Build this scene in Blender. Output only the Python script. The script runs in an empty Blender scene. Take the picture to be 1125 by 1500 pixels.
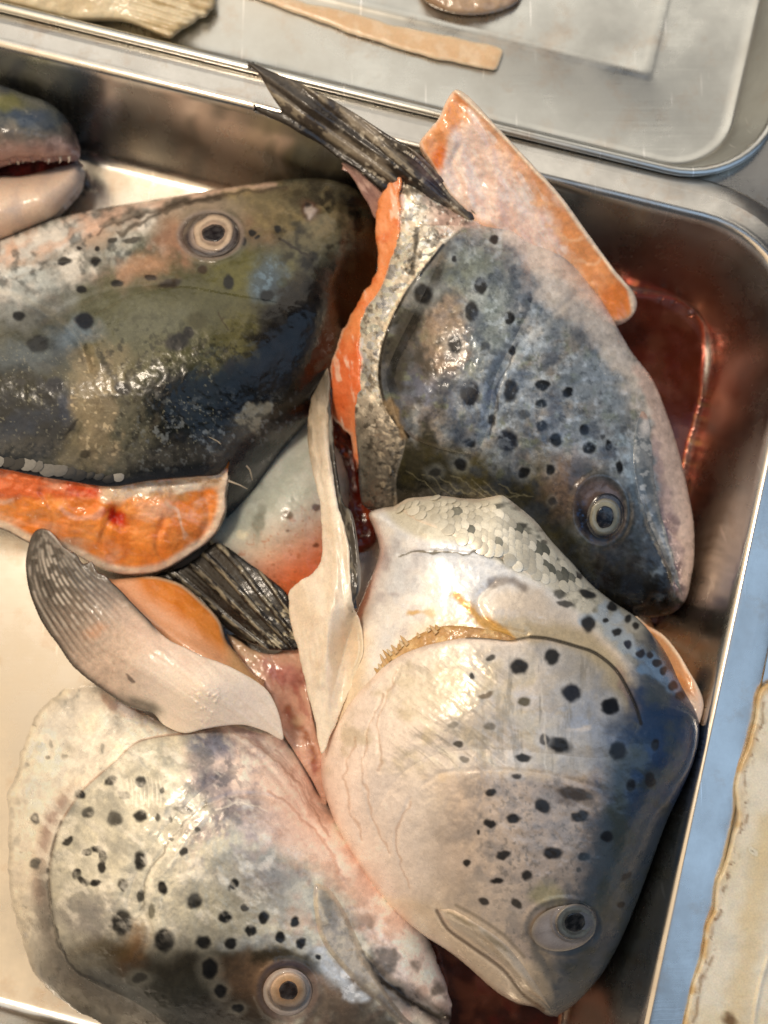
import bpy, math
import numpy as np

# ------------------------------------------------------------------ camera, light, exposure
scene = bpy.context.scene
TILT = math.radians(7)
CAM = np.array([0, -.5 * math.sin(TILT), .03 + .5 * math.cos(TILT)])
FPX = 1407.0                                   # focal length in photo pixels (1125 x 1500)
cd = bpy.data.cameras.new('camera')
cam = bpy.data.objects.new('camera', cd)
scene.collection.objects.link(cam)
cam.location = CAM
cam.rotation_euler = (TILT, 0, 0)
cd.sensor_fit = 'VERTICAL'
cd.sensor_height = 24
cd.lens = 24 * FPX / 1500
cd.clip_start = .01
cd.clip_end = 50
cd.dof.use_dof = True
cd.dof.focus_distance = .447
cd.dof.aperture_fstop = 2.8
scene.camera = cam

world = bpy.data.worlds.new('World')
scene.world = world
world.use_nodes = True
bg = world.node_tree.nodes['Background']
bg.inputs[0].default_value = (.80, .86, 1, 1)
bg.inputs[1].default_value = .07


def lamp(name, loc, target, sx, sy, power, col):
    ld = bpy.data.lights.new(name, 'AREA')
    ld.shape = 'RECTANGLE'
    ld.size, ld.size_y, ld.energy, ld.color = sx, sy, power, col
    o = bpy.data.objects.new(name, ld)
    scene.collection.objects.link(o)
    o.location = loc
    from mathutils import Vector
    o.rotation_euler = (Vector(target) - Vector(loc)).to_track_quat('-Z', 'Y').to_euler()
    return o


lamp('warm_lamp', (-.90, .05, 1.05), (-.12, 0, 0), 1.9, 1.8, 12.5, (1, .74, .46))
lamp('added_glint_lamp', (-.31, .26, 1.0), (0, 0, 0), .16, .16, 5.8, (1, .86, .70))  # small unseen lamp added for speckled highlights on wet surfaces
lamp('daylight_opening', (.80, -.25, 1.05), (.1, 0, 0), 1.0, 1.6, 4.6, (.48, .70, 1))
lamp('added_fill_lamp', (-.05, 1.25, 1.05), (0, .1, 0), 2.2, .9, 7.0, (1, .92, .80))  # unseen soft lamp added so the far steel has something pale to reflect
vs = scene.view_settings
vs.view_transform = 'Standard'
vs.look = 'None'
vs.exposure = 0
vs.gamma = 1

# ------------------------------------------------------------------ numeric helpers
RNG = np.random.RandomState(7)
LAT = np.random.RandomState(11).rand(256, 256)
ct, st = math.cos(TILT), math.sin(TILT)


def unproj(px, py, z):
    """photo pixel (px,py) seen at height z -> world x,y,z (arrays)"""
    px, py, z = np.broadcast_arrays(np.asarray(px, float), np.asarray(py, float), np.asarray(z, float))
    dx, dy = (px - 562.5) / FPX, (750 - py) / FPX
    wy, wz = dy * ct + st, dy * st - ct
    t = (z - CAM[2]) / wz
    return np.stack([dx * t, CAM[1] + wy * t, z], -1)


def sm(a, b, x):
    t = np.clip((x - a) / (b - a + 1e-9), 0, 1)
    return t * t * (3 - 2 * t)


def vnoise(x, y, s, seed=0):
    x = x / s + seed * 17.31
    y = y / s + seed * 9.77
    xi, yi = np.floor(x).astype(int), np.floor(y).astype(int)
    fx, fy = x - xi, y - yi
    fx, fy = fx * fx * (3 - 2 * fx), fy * fy * (3 - 2 * fy)
    a = LAT[xi % 256, yi % 256]
    b = LAT[(xi + 1) % 256, yi % 256]
    c = LAT[xi % 256, (yi + 1) % 256]
    d = LAT[(xi + 1) % 256, (yi + 1) % 256]
    return (a * (1 - fx) + b * fx) * (1 - fy) + (c * (1 - fx) + d * fx) * fy


def fbm(x, y, s, seed=0, o=4):
    r, a, t = 0, 1, 0
    for k in range(o):
        r = r + a * vnoise(x, y, s / 2 ** k, seed + k * 3)
        t += a
        a *= .55
    return r / t


def lin(h):
    if isinstance(h, str):
        h = [int(h[i:i + 2], 16) for i in (0, 2, 4)]
    c = np.array(h[:3], float) / 255
    return np.where(c <= .04045, c / 12.92, ((c + .055) / 1.055) ** 2.4)


def smooth(pts, closed=True, step=3.0):
    """Catmull-Rom through traced points"""
    P = np.array(pts, float)
    n = len(P)
    out = []
    for i in range(n if closed else n - 1):
        p1, p2 = P[i], P[(i + 1) % n]
        p0 = P[i - 1] if (closed or i > 0) else 2 * p1 - p2
        p3 = P[(i + 2) % n] if (closed or i < n - 2) else 2 * p2 - p1
        m = max(2, int(np.hypot(*(p2 - p1)) / step))
        d = max(1e-6, np.hypot(*(p2 - p1)))
        m1 = (p2 - p0) / max(1e-6, np.hypot(*(p1 - p0)) + d) * d
        m2 = (p3 - p1) / max(1e-6, np.hypot(*(p3 - p2)) + d) * d
        t = (np.arange(m) / m)[:, None]
        out.append((2 * t ** 3 - 3 * t ** 2 + 1) * p1 + (t ** 3 - 2 * t ** 2 + t) * m1
                   + (-2 * t ** 3 + 3 * t ** 2) * p2 + (t ** 3 - t ** 2) * m2)
    if not closed:
        out.append(P[-1:])
    return np.concatenate(out)


def polydist(X, Y, poly, closed=True, nearest=False):
    A = poly
    B = np.roll(poly, -1, 0)
    if not closed:
        A, B = A[:-1], B[:-1]
    sh = X.shape
    X, Y = X.ravel(), Y.ravel()
    D = np.empty(len(X))
    N = np.empty((len(X), 2)) if nearest else None
    T = np.empty(len(X))
    e = B - A
    L = (e ** 2).sum(1) + 1e-9
    for i in range(0, len(X), 20000):
        x, y = X[i:i + 20000, None], Y[i:i + 20000, None]
        t = np.clip(((x - A[:, 0]) * e[:, 0] + (y - A[:, 1]) * e[:, 1]) / L, 0, 1)
        qx, qy = A[:, 0] + t * e[:, 0], A[:, 1] + t * e[:, 1]
        d = (x - qx) ** 2 + (y - qy) ** 2
        k = d.argmin(1)
        r = np.arange(len(k))
        D[i:i + 20000] = np.sqrt(d[r, k])
        T[i:i + 20000] = (k + t[r, k]) / len(A)
        if nearest:
            N[i:i + 20000] = np.stack([qx[r, k], qy[r, k]], 1)
    if nearest:
        return D.reshape(sh), N
    return D.reshape(sh), T.reshape(sh)


def inside(X, Y, poly):
    sh = X.shape
    X, Y = X.ravel(), Y.ravel()
    c = np.zeros(len(X), bool)
    A, B = poly, np.roll(poly, -1, 0)
    for (ax, ay), (bx, by) in zip(A, B):
        if ay == by:
            continue
        m = (ay > Y) != (by > Y)
        if m.any():
            mm = m.copy()
            mm[m] = X[m] < (bx - ax) * (Y[m] - ay) / (by - ay) + ax
            c ^= mm
    return c.reshape(sh)


class Field:
    """signed distance (inside positive) of a traced outline, on a coarse lattice"""

    def __init__(s, pts, closed_smooth=True, step=4.0):
        s.poly = smooth(pts, True, step) if closed_smooth else np.array(pts, float)
        s.lo = s.poly.min(0) - 30
        hi = s.poly.max(0) + 30
        s.h = 5.0
        nx, ny = (np.ceil((hi - s.lo) / s.h).astype(int) + 2)
        X, Y = np.meshgrid(s.lo[0] + np.arange(nx) * s.h, s.lo[1] + np.arange(ny) * s.h, indexing='ij')
        D, _ = polydist(X, Y, s.poly)
        s.G = np.where(inside(X, Y, s.poly), D, -D)

    def __call__(s, X, Y):
        u = np.clip((X - s.lo[0]) / s.h, 0, s.G.shape[0] - 1.001)
        v = np.clip((Y - s.lo[1]) / s.h, 0, s.G.shape[1] - 1.001)
        i, j = u.astype(int), v.astype(int)
        a, b = u - i, v - j
        G = s.G
        return (G[i, j] * (1 - a) + G[i + 1, j] * a) * (1 - b) + (G[i, j + 1] * (1 - a) + G[i + 1, j + 1] * a) * b


def rbf(ctrl):
    """thin-plate surface through (px,py,z_mm) -> function in metres"""
    P = np.array(ctrl, float)
    xy, z = P[:, :2] / 300, P[:, 2]
    n = len(P)

    def k(r2):
        return .5 * r2 * np.log(r2 + 1e-9)
    d2 = ((xy[:, None] - xy[None]) ** 2).sum(-1)
    M = np.zeros((n + 3, n + 3))
    M[:n, :n] = k(d2) + np.eye(n) * 1e-3
    M[:n, n] = 1
    M[:n, n + 1:] = xy
    M[n:, :n] = M[:n, n:].T
    w = np.linalg.solve(M, np.concatenate([z, np.zeros(3)]))

    def f(X, Y):
        x, y = X / 300, Y / 300
        r = w[n] + w[n + 1] * x + w[n + 2] * y
        for i in range(n):
            r = r + w[i] * k((x - xy[i, 0]) ** 2 + (y - xy[i, 1]) ** 2)
        return r * .001
    return f


# ------------------------------------------------------------------ pigment and relief on a patch
class Pt:
    def __init__(s, X, Y, D, seed=1, warp=5):
        s.X0, s.Y0, s.D, s.seed = X, Y, D, seed
        s.X = X + warp * 2 * (fbm(X, Y, 22, seed, 3) - .5) * 2
        s.Y = Y + warp * 2 * (fbm(X, Y, 22, seed + 50, 3) - .5) * 2
        n = len(X)
        s.C = np.ones((n, 3)) * .5
        s.R = np.full(n, .30)
        s.M = np.zeros(n)
        s.H = np.zeros(n)
        s._k = seed * 7
        s.N = fbm(X, Y, 18, seed + 5, 4) - .5

    def mix(s, m, col=None, rgh=None, met=None, h=0):
        if col is not None:
            s.C = s.C * (1 - m[:, None]) + lin(col) * m[:, None]
        if rgh is not None:
            s.R = s.R * (1 - m) + rgh * m
        if met is not None:
            s.M = s.M * (1 - m) + met * m
        if h:
            s.H = s.H + h * m
        return s

    def blob(s, x, y, rx, ry, col=None, soft=.5, a=1., rot=0, **k):
        c, q = math.cos(math.radians(rot)), math.sin(math.radians(rot))
        dx, dy = s.X - x, s.Y - y
        r = np.hypot((dx * c + dy * q) / rx, (-dx * q + dy * c) / ry)
        if soft > .55:
            r = r + s.N * 1.1 * soft
            soft = soft * .85
        return s.mix(a * (1 - sm(1 - soft, 1 + soft, r)), col, **k)

    def band(s, pts, w, col=None, soft=.5, a=1., raw=False, **k):
        P = smooth(pts, False, 8)
        d, _ = polydist(s.X0 if raw else s.X, s.Y0 if raw else s.Y, P, False)
        return s.mix(a * (1 - sm(w * (1 - soft), w * (1 + soft), d)), col, **k)

    def poly(s, pts, col=None, soft=10, a=1., **k):
        f = Field(pts)
        return s.mix(a * sm(-soft * .9, soft * .9, f(s.X, s.Y) + s.N * soft * 1.8), col, **k)

    def nz(s, scale, col=None, lo=.45, hi=.65, a=1., st=1., rot=0, o=4, msk=None, **k):
        s._k += 1
        if scale >= 12 and col is not None:
            lo, hi = lo - .05, hi + .07
        c, q = math.cos(math.radians(rot)), math.sin(math.radians(rot))
        u, v = (s.X0 * c + s.Y0 * q) / st, -s.X0 * q + s.Y0 * c
        m = a * sm(lo, hi, fbm(u, v, scale, s._k, o))
        if msk is not None:
            m = m * msk
        return s.mix(m, col, **k)

    def tone(s, mul, con=0.):
        L = s.C @ np.array([.3, .59, .11])
        s.C = np.clip(s.C * ((L / (L.mean() + 1e-6) + 1e-3) ** con * mul)[:, None], 0, 1)

    def spots(s, L, col='14161a', soft=.28, a=.96, halo=None):
        keep = s.X, s.Y
        s.X = s.X0 + 5 * (fbm(s.X0, s.Y0, 9, s.seed + 90, 2) - .5)
        s.Y = s.Y0 + 5 * (fbm(s.X0, s.Y0, 9, s.seed + 95, 2) - .5)
        for t in L:
            x, y, rx, ry = t[:4]
            cc = t[4] if len(t) > 4 and t[4] else col
            aa = t[5] if len(t) > 5 else a
            ro = t[6] if len(t) > 6 else 0
            if halo:
                s.blob(x, y, rx * 1.7, ry * 1.7, halo, .5, .35 * aa, ro)
            s.blob(x, y, rx * 1.02, ry * 1.02, [255 * (v ** (1 / 2.2)) for v in lin(cc) * .45], soft, aa, ro, rgh=.5, met=0)
        s.X, s.Y = keep

    def ridge(s, pts, w, h, raw=True):
        P = smooth(pts, False, 6)
        d, _ = polydist(s.X0 if raw else s.X, s.Y0 if raw else s.Y, P, False)
        s.H = s.H + h * np.exp(-(d / w) ** 2)

    def step(s, pts, w, h):
        """raised lip on the left of a directed line, fading away from it"""
        P = smooth(pts, False, 6)
        d, _ = polydist(s.X0, s.Y0, P, False)
        e = np.diff(P, axis=0)
        mid = (P[1:] + P[:-1]) / 2
        k = ((s.X0[:, None] - mid[None, ::3, 0]) ** 2 + (s.Y0[:, None] - mid[None, ::3, 1]) ** 2).argmin(1)
        sd = (e[::3][k, 0] * (s.Y0 - mid[::3][k, 1]) - e[::3][k, 1] * (s.X0 - mid[::3][k, 0]))
        s.H = s.H + h * np.where(sd < 0, np.exp(-d / w), 0)

    def scales(s, msk, du, dv, rot, h, met=.35, col=None, ca=.25, jit=.25):
        """overlapping scale relief"""
        c, q = math.cos(math.radians(rot)), math.sin(math.radians(rot))
        X = s.X0 + 8 * (fbm(s.X0, s.Y0, 60, 31, 2) - .5)
        Y = s.Y0 + 8 * (fbm(s.X0, s.Y0, 60, 37, 2) - .5)
        u, v = (X * c + Y * q) / du, (-X * q + Y * c) / dv
        best = np.full(len(u), -9.)
        rnd = np.zeros(len(u))
        j0 = np.floor(v).astype(int)
        for dj in (-1, 0, 1, 2):
            j = j0 + dj
            off = (j % 2) * .5
            i0 = np.round(u - off).astype(int)
            for di in (-1, 0, 1):
                i = i0 + di
                r1, r2 = LAT[i % 256, j % 256], LAT[(i * 7 + 31) % 256, j % 256]
                eu, ev = u - i - off - jit * (r1 - .5), v - j - jit * (r2 - .5)
                rr = (eu / .62) ** 2 + (ev / .95) ** 2
                hh = np.where(rr < 1, .55 * np.sqrt(np.clip(1 - rr, 0, 1)) + .35 * ev, -9)
                up_ = hh > best
                best = np.where(up_, hh, best)
                rnd = np.where(up_, r1, rnd)
        best = np.clip(best, -.4, 1)
        s.H = s.H + h * best * msk
        m = msk * (.35 + .65 * rnd)
        s.M = s.M * (1 - msk) + (s.M + met * rnd) * msk
        if col is not None:
            s.mix(m * ca, col)
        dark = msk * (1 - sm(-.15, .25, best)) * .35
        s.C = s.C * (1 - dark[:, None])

    def grain(s, scale, amt, seed=3, st=1., rot=0):
        c, q = math.cos(math.radians(rot)), math.sin(math.radians(rot))
        u, v = (s.X0 * c + s.Y0 * q) / st, -s.X0 * q + s.Y0 * c
        n = fbm(u, v, scale, s.seed + seed, 3)
        s.C = s.C * (1 + amt * 2 * (n - .5))[:, None]

    def rough(s, scale, h, seed=5, st=1., rot=0, msk=1., o=4):
        h = h * .7
        c, q = math.cos(math.radians(rot)), math.sin(math.radians(rot))
        u, v = (s.X0 * c + s.Y0 * q) / st, -s.X0 * q + s.Y0 * c
        s.H = s.H + h * 2 * (fbm(u, v, scale, s.seed + seed, o) - .5) * msk


# ------------------------------------------------------------------ materials
def mat_base(name):
    m = bpy.data.materials.new(name)
    m.use_nodes = True
    nt = m.node_tree
    return m, nt, nt.nodes, nt.links, nt.nodes['Principled BSDF']


def organic(name, coat=.5, coat_r=.1, sss=0., bump=.25, scale=500, radius=(1, .45, .3), spec=.5, cells=.3):
    m, nt, N, L, P = mat_base(name)
    tc = N.new('ShaderNodeTexCoord')

    def noise(sc, det=4):
        n = N.new('ShaderNodeTexNoise')
        n.inputs['Scale'].default_value = sc
        n.inputs['Detail'].default_value = det
        L.new(tc.outputs['Object'], n.inputs['Vector'])
        return n
    at = N.new('ShaderNodeAttribute')
    at.attribute_name = 'pigment'
    n1 = noise(1100)
    mr = N.new('ShaderNodeMapRange')
    mr.inputs[3].default_value, mr.inputs[4].default_value = .80, 1.2
    L.new(n1.outputs[0], mr.inputs[0])
    mx = N.new('ShaderNodeMix')
    mx.data_type = 'RGBA'
    mx.blend_type = 'MULTIPLY'
    mx.inputs[0].default_value = 1
    L.new(at.outputs['Color'], mx.inputs[6])
    L.new(mr.outputs[0], mx.inputs[7])
    L.new(mx.outputs[2], P.inputs['Base Color'])
    ar = N.new('ShaderNodeAttribute')
    ar.attribute_name = 'gloss'
    n2 = noise(160, 5)
    ad = N.new('ShaderNodeMath')
    ad.operation = 'MULTIPLY_ADD'
    ad.inputs[1].default_value, ad.inputs[2].default_value = .5, -.25
    L.new(n2.outputs[0], ad.inputs[0])
    sp = N.new('ShaderNodeSeparateColor')
    L.new(ar.outputs['Color'], sp.inputs[0])
    a2 = N.new('ShaderNodeMath')
    a2.operation = 'ADD'
    a2.use_clamp = True
    L.new(ad.outputs[0], a2.inputs[0])
    L.new(sp.outputs[0], a2.inputs[1])
    L.new(a2.outputs[0], P.inputs['Roughness'])
    L.new(sp.outputs[1], P.inputs['Metallic'])
    n3 = noise(scale, 5)
    vo = N.new('ShaderNodeTexVoronoi')
    vo.inputs['Scale'].default_value = 420
    L.new(tc.outputs['Object'], vo.inputs['Vector'])
    vm = N.new('ShaderNodeMapRange')
    vm.inputs[1].default_value, vm.inputs[2].default_value = .0, .28
    vm.inputs[3].default_value, vm.inputs[4].default_value = cells, 0
    L.new(vo.outputs['Distance'], vm.inputs[0])
    sm_ = N.new('ShaderNodeMath')
    L.new(n3.outputs[0], sm_.inputs[0])
    L.new(vm.outputs[0], sm_.inputs[1])
    b = N.new('ShaderNodeBump')
    b.inputs['Strength'].default_value = bump
    b.inputs['Distance'].default_value = .0012
    L.new(sm_.outputs[0], b.inputs['Height'])
    L.new(b.outputs[0], P.inputs['Normal'])
    b2 = N.new('ShaderNodeBump')
    b2.inputs['Strength'].default_value = bump * .8
    b2.inputs['Distance'].default_value = .0012
    L.new(sm_.outputs[0], b2.inputs['Height'])
    L.new(b2.outputs[0], P.inputs['Coat Normal'])
    P.inputs['Coat Weight'].default_value = coat
    P.inputs['Coat Roughness'].default_value = coat_r
    P.inputs['Coat IOR'].default_value = 1.36
    P.inputs['Specular IOR Level'].default_value = spec
    if sss:
        P.inputs['Subsurface Weight'].default_value = sss
        P.inputs['Subsurface Radius'].default_value = radius
        P.inputs['Subsurface Scale'].default_value = .0035
    return m


SKIN = organic('wet_fish_skin', .42, .13, 0, .10, 360, spec=.32, cells=.06)
FLESH = organic('raw_flesh', .6, .08, .14, .24, 300, cells=.1)
FIN = organic('fin_membrane', .5, .1, 0, .2, 500)
FAT = organic('pale_skin', .4, .12, .2, .12, 360, cells=.1)
EYE = organic('eye_surface', .9, .03, 0, .05, 700)


def steel(name, base=(.60, .59, .57), rough=.27, aniso=.3, scr=1., stain=.2):
    m, nt, N, L, P = mat_base(name)
    P.inputs['Metallic'].default_value = 1
    P.inputs['Base Color'].default_value = (*base, 1)
    tc = N.new('ShaderNodeTexCoord')
    mp = N.new('ShaderNodeMapping')
    mp.inputs['Scale'].default_value = (14, 900, 60)
    L.new(tc.outputs['Object'], mp.inputs[0])
    n1 = N.new('ShaderNodeTexNoise')
    n1.inputs['Scale'].default_value = 1
    n1.inputs['Detail'].default_value = 3
    L.new(mp.outputs[0], n1.inputs['Vector'])
    n2 = N.new('ShaderNodeTexNoise')
    n2.inputs['Scale'].default_value = 22
    n2.inputs['Detail'].default_value = 6
    n2.inputs['Roughness'].default_value = .65
    L.new(tc.outputs['Object'], n2.inputs['Vector'])
    n3 = N.new('ShaderNodeTexNoise')
    n3.inputs['Scale'].default_value = 9
    n3.inputs['Detail'].default_value = 2
    L.new(tc.outputs['Object'], n3.inputs['Vector'])
    r = N.new('ShaderNodeMapRange')
    r.inputs[1].default_value, r.inputs[2].default_value = .3, .7
    r.inputs[3].default_value, r.inputs[4].default_value = rough - .07, rough + .15
    L.new(n2.outputs[0], r.inputs[0])
    L.new(r.outputs[0], P.inputs['Roughness'])
    cr = N.new('ShaderNodeMapRange')
    cr.inputs[1].default_value, cr.inputs[2].default_value = .35, .75
    cr.inputs[3].default_value, cr.inputs[4].default_value = 1.06, .80
    L.new(n2.outputs[0], cr.inputs[0])
    mx = N.new('ShaderNodeMix')
    mx.data_type = 'RGBA'
    mx.blend_type = 'MULTIPLY'
    mx.inputs[0].default_value = 1
    mx.inputs[6].default_value = (*base, 1)
    L.new(cr.outputs[0], mx.inputs[7])
    mp2 = N.new('ShaderNodeMapping')
    mp2.inputs['Rotation'].default_value = (0, 0, math.radians(17))
    mp2.inputs['Scale'].default_value = (520, 26, 30)
    L.new(tc.outputs['Object'], mp2.inputs[0])
    n4 = N.new('ShaderNodeTexNoise')
    n4.inputs['Scale'].default_value = 1
    n4.inputs['Detail'].default_value = 1
    L.new(mp2.outputs[0], n4.inputs['Vector'])
    sc = N.new('ShaderNodeMapRange')
    sc.inputs[1].default_value, sc.inputs[2].default_value = .72, .78
    sc.inputs[3].default_value, sc.inputs[4].default_value = 0, .8 * scr
    L.new(n4.outputs[0], sc.inputs[0])
    mx2 = N.new('ShaderNodeMix')
    mx2.data_type = 'RGBA'
    mx2.inputs[7].default_value = (.9, .88, .84, 1)
    L.new(sc.outputs[0], mx2.inputs[0])
    L.new(mx.outputs[2], mx2.inputs[6])
    n5 = N.new('ShaderNodeTexNoise')
    n5.inputs['Scale'].default_value = 34
    n5.inputs['Detail'].default_value = 7
    n5.inputs['Roughness'].default_value = .7
    L.new(tc.outputs['Object'], n5.inputs['Vector'])
    s5 = N.new('ShaderNodeMapRange')
    s5.inputs[1].default_value, s5.inputs[2].default_value = .54, .72
    s5.inputs[3].default_value, s5.inputs[4].default_value = 0, stain
    L.new(n5.outputs[0], s5.inputs[0])
    mx3 = N.new('ShaderNodeMix')
    mx3.data_type = 'RGBA'
    mx3.inputs[7].default_value = (.50, .34, .22, 1)
    L.new(s5.outputs[0], mx3.inputs[0])
    L.new(mx2.outputs[2], mx3.inputs[6])
    L.new(mx3.outputs[2], P.inputs['Base Color'])
    a = N.new('ShaderNodeMath')
    a.operation = 'MULTIPLY_ADD'
    a.inputs[1].default_value = .35
    L.new(n1.outputs[0], a.inputs[0])
    L.new(n2.outputs[0], a.inputs[2])
    a3 = N.new('ShaderNodeMath')
    a3.operation = 'MULTIPLY_ADD'
    a3.inputs[1].default_value = 2.2
    L.new(n3.outputs[0], a3.inputs[0])
    L.new(a.outputs[0], a3.inputs[2])
    b = N.new('ShaderNodeBump')
    b.inputs['Strength'].default_value = .05 * scr
    b.inputs['Distance'].default_value = .001
    L.new(a3.outputs[0], b.inputs['Height'])
    L.new(b.outputs[0], P.inputs['Normal'])
    return m


STEEL = steel('brushed_steel', (.67, .645, .60), .22, stain=.55)
STEEL2 = steel('worn_steel', (.64, .64, .60), .26, .2, 1.6, .45)


def simple(name, col, rough=.5, coat=0, trans=0, noise_amt=.2, nscale=40, col2=None, bump=0., ior=1.45):
    m, nt, N, L, P = mat_base(name)
    c = lin(col)
    c2 = lin(col2) if col2 else c * (1 - noise_amt)
    tc = N.new('ShaderNodeTexCoord')
    n = N.new('ShaderNodeTexNoise')
    n.inputs['Scale'].default_value = nscale
    n.inputs['Detail'].default_value = 5
    L.new(tc.outputs['Object'], n.inputs['Vector'])
    cr = N.new('ShaderNodeValToRGB')
    cr.color_ramp.elements[0].position, cr.color_ramp.elements[1].position = .35, .65
    cr.color_ramp.elements[0].color = (*c, 1)
    cr.color_ramp.elements[1].color = (*c2, 1)
    L.new(n.outputs[0], cr.inputs[0])
    L.new(cr.outputs[0], P.inputs['Base Color'])
    P.inputs['Roughness'].default_value = rough
    P.inputs['Coat Weight'].default_value = coat
    P.inputs['Transmission Weight'].default_value = trans
    P.inputs['IOR'].default_value = ior
    if bump:
        b = N.new('ShaderNodeBump')
        b.inputs['Strength'].default_value = bump
        b.inputs['Distance'].default_value = .001
        L.new(n.outputs[0], b.inputs['Height'])
        L.new(b.outputs[0], P.inputs['Normal'])
    return m


def clear_film():
    m = bpy.data.materials.new('clear_cornea')
    m.use_nodes = True
    nt = m.node_tree
    nt.nodes.clear()
    N, L = nt.nodes, nt.links
    o = N.new('ShaderNodeOutputMaterial')
    t = N.new('ShaderNodeBsdfTransparent')
    g = N.new('ShaderNodeBsdfGlossy')
    g.inputs['Roughness'].default_value = .04
    f = N.new('ShaderNodeFresnel')
    f.inputs['IOR'].default_value = 1.28
    tc = N.new('ShaderNodeTexCoord')
    n = N.new('ShaderNodeTexNoise')
    n.inputs['Scale'].default_value = 260
    L.new(tc.outputs['Object'], n.inputs['Vector'])
    b = N.new('ShaderNodeBump')
    b.inputs['Strength'].default_value = .25
    b.inputs['Distance'].default_value = .001
    L.new(n.outputs[0], b.inputs['Height'])
    L.new(b.outputs[0], g.inputs['Normal'])
    df = N.new('ShaderNodeBsdfDiffuse')
    df.inputs[0].default_value = (.62, .60, .60, 1)
    mz = N.new('ShaderNodeMixShader')
    mr = N.new('ShaderNodeMapRange')
    mr.inputs[1].default_value, mr.inputs[2].default_value = .4, .75
    mr.inputs[3].default_value, mr.inputs[4].default_value = .0, .07
    L.new(n.outputs[0], mr.inputs[0])
    L.new(mr.outputs[0], mz.inputs[0])
    L.new(t.outputs[0], mz.inputs[1])
    L.new(df.outputs[0], mz.inputs[2])
    x = N.new('ShaderNodeMixShader')
    L.new(f.outputs[0], x.inputs[0])
    L.new(mz.outputs[0], x.inputs[1])
    L.new(g.outputs[0], x.inputs[2])
    L.new(x.outputs[0], o.inputs[0])
    return m


CORNEA = clear_film()

# ------------------------------------------------------------------ object helpers
COL = scene.collection


def thing(name, label, cat, px, py, z=0., group=None):
    o = bpy.data.objects.new(name, None)
    COL.objects.link(o)
    o.location = unproj(px, py, z)
    o.empty_display_size = .02
    o['label'], o['category'] = label, cat
    if group:
        o['group'] = group
    return o


def tag(o, label=None, cat=None, group=None, kind=None):
    for k, v in (('label', label), ('category', cat), ('group', group), ('kind', kind)):
        if v:
            o[k] = v
    return o


def build(name, V, faces, mat, parent=None, C=None, R=None, M=None, smooth_=True, base=None):
    """V world coordinates; faces (n,4)/(n,3) int array or list"""
    V = np.asarray(V, float)
    root = parent
    off = np.zeros(3)
    while root is not None:
        off = off + np.array(root.location)
        root = root.parent
    if base is not None:
        off = off + np.array(base)
    V = V - off
    me = bpy.data.meshes.new(name)
    if isinstance(faces, np.ndarray):
        k = faces.shape[1]
        me.vertices.add(len(V))
        me.vertices.foreach_set('co', V.astype(np.float32).ravel())
        me.loops.add(faces.size)
        me.loops.foreach_set('vertex_index', faces.astype(np.int32).ravel())
        me.polygons.add(len(faces))
        me.polygons.foreach_set('loop_start', np.arange(0, faces.size, k, dtype=np.int32))
        me.update(calc_edges=True)
        me.validate()
    else:
        me.from_pydata(V.tolist(), [], faces)
    me.polygons.foreach_set('use_smooth', np.full(len(me.polygons), smooth_))
    if C is not None and len(me.vertices) == len(V):
        a = me.attributes.new('pigment', 'FLOAT_COLOR', 'POINT')
        a.data.foreach_set('color', np.concatenate([np.clip(C, 0, 1), np.ones((len(V), 1))], 1).astype(np.float32).ravel())
        g = me.attributes.new('gloss', 'FLOAT_COLOR', 'POINT')
        R = np.full(len(V), .35) if R is None else R
        M = np.zeros(len(V)) if M is None else M
        g.data.foreach_set('color', np.stack([R, np.clip(M, 0, 1), R * 0, R * 0 + 1], 1).astype(np.float32).ravel())
    me.materials.append(mat)
    me.update()
    o = bpy.data.objects.new(name, me)
    COL.objects.link(o)
    if parent is not None:
        o.parent = parent
    if base is not None:
        o.location = base
    return o


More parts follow.
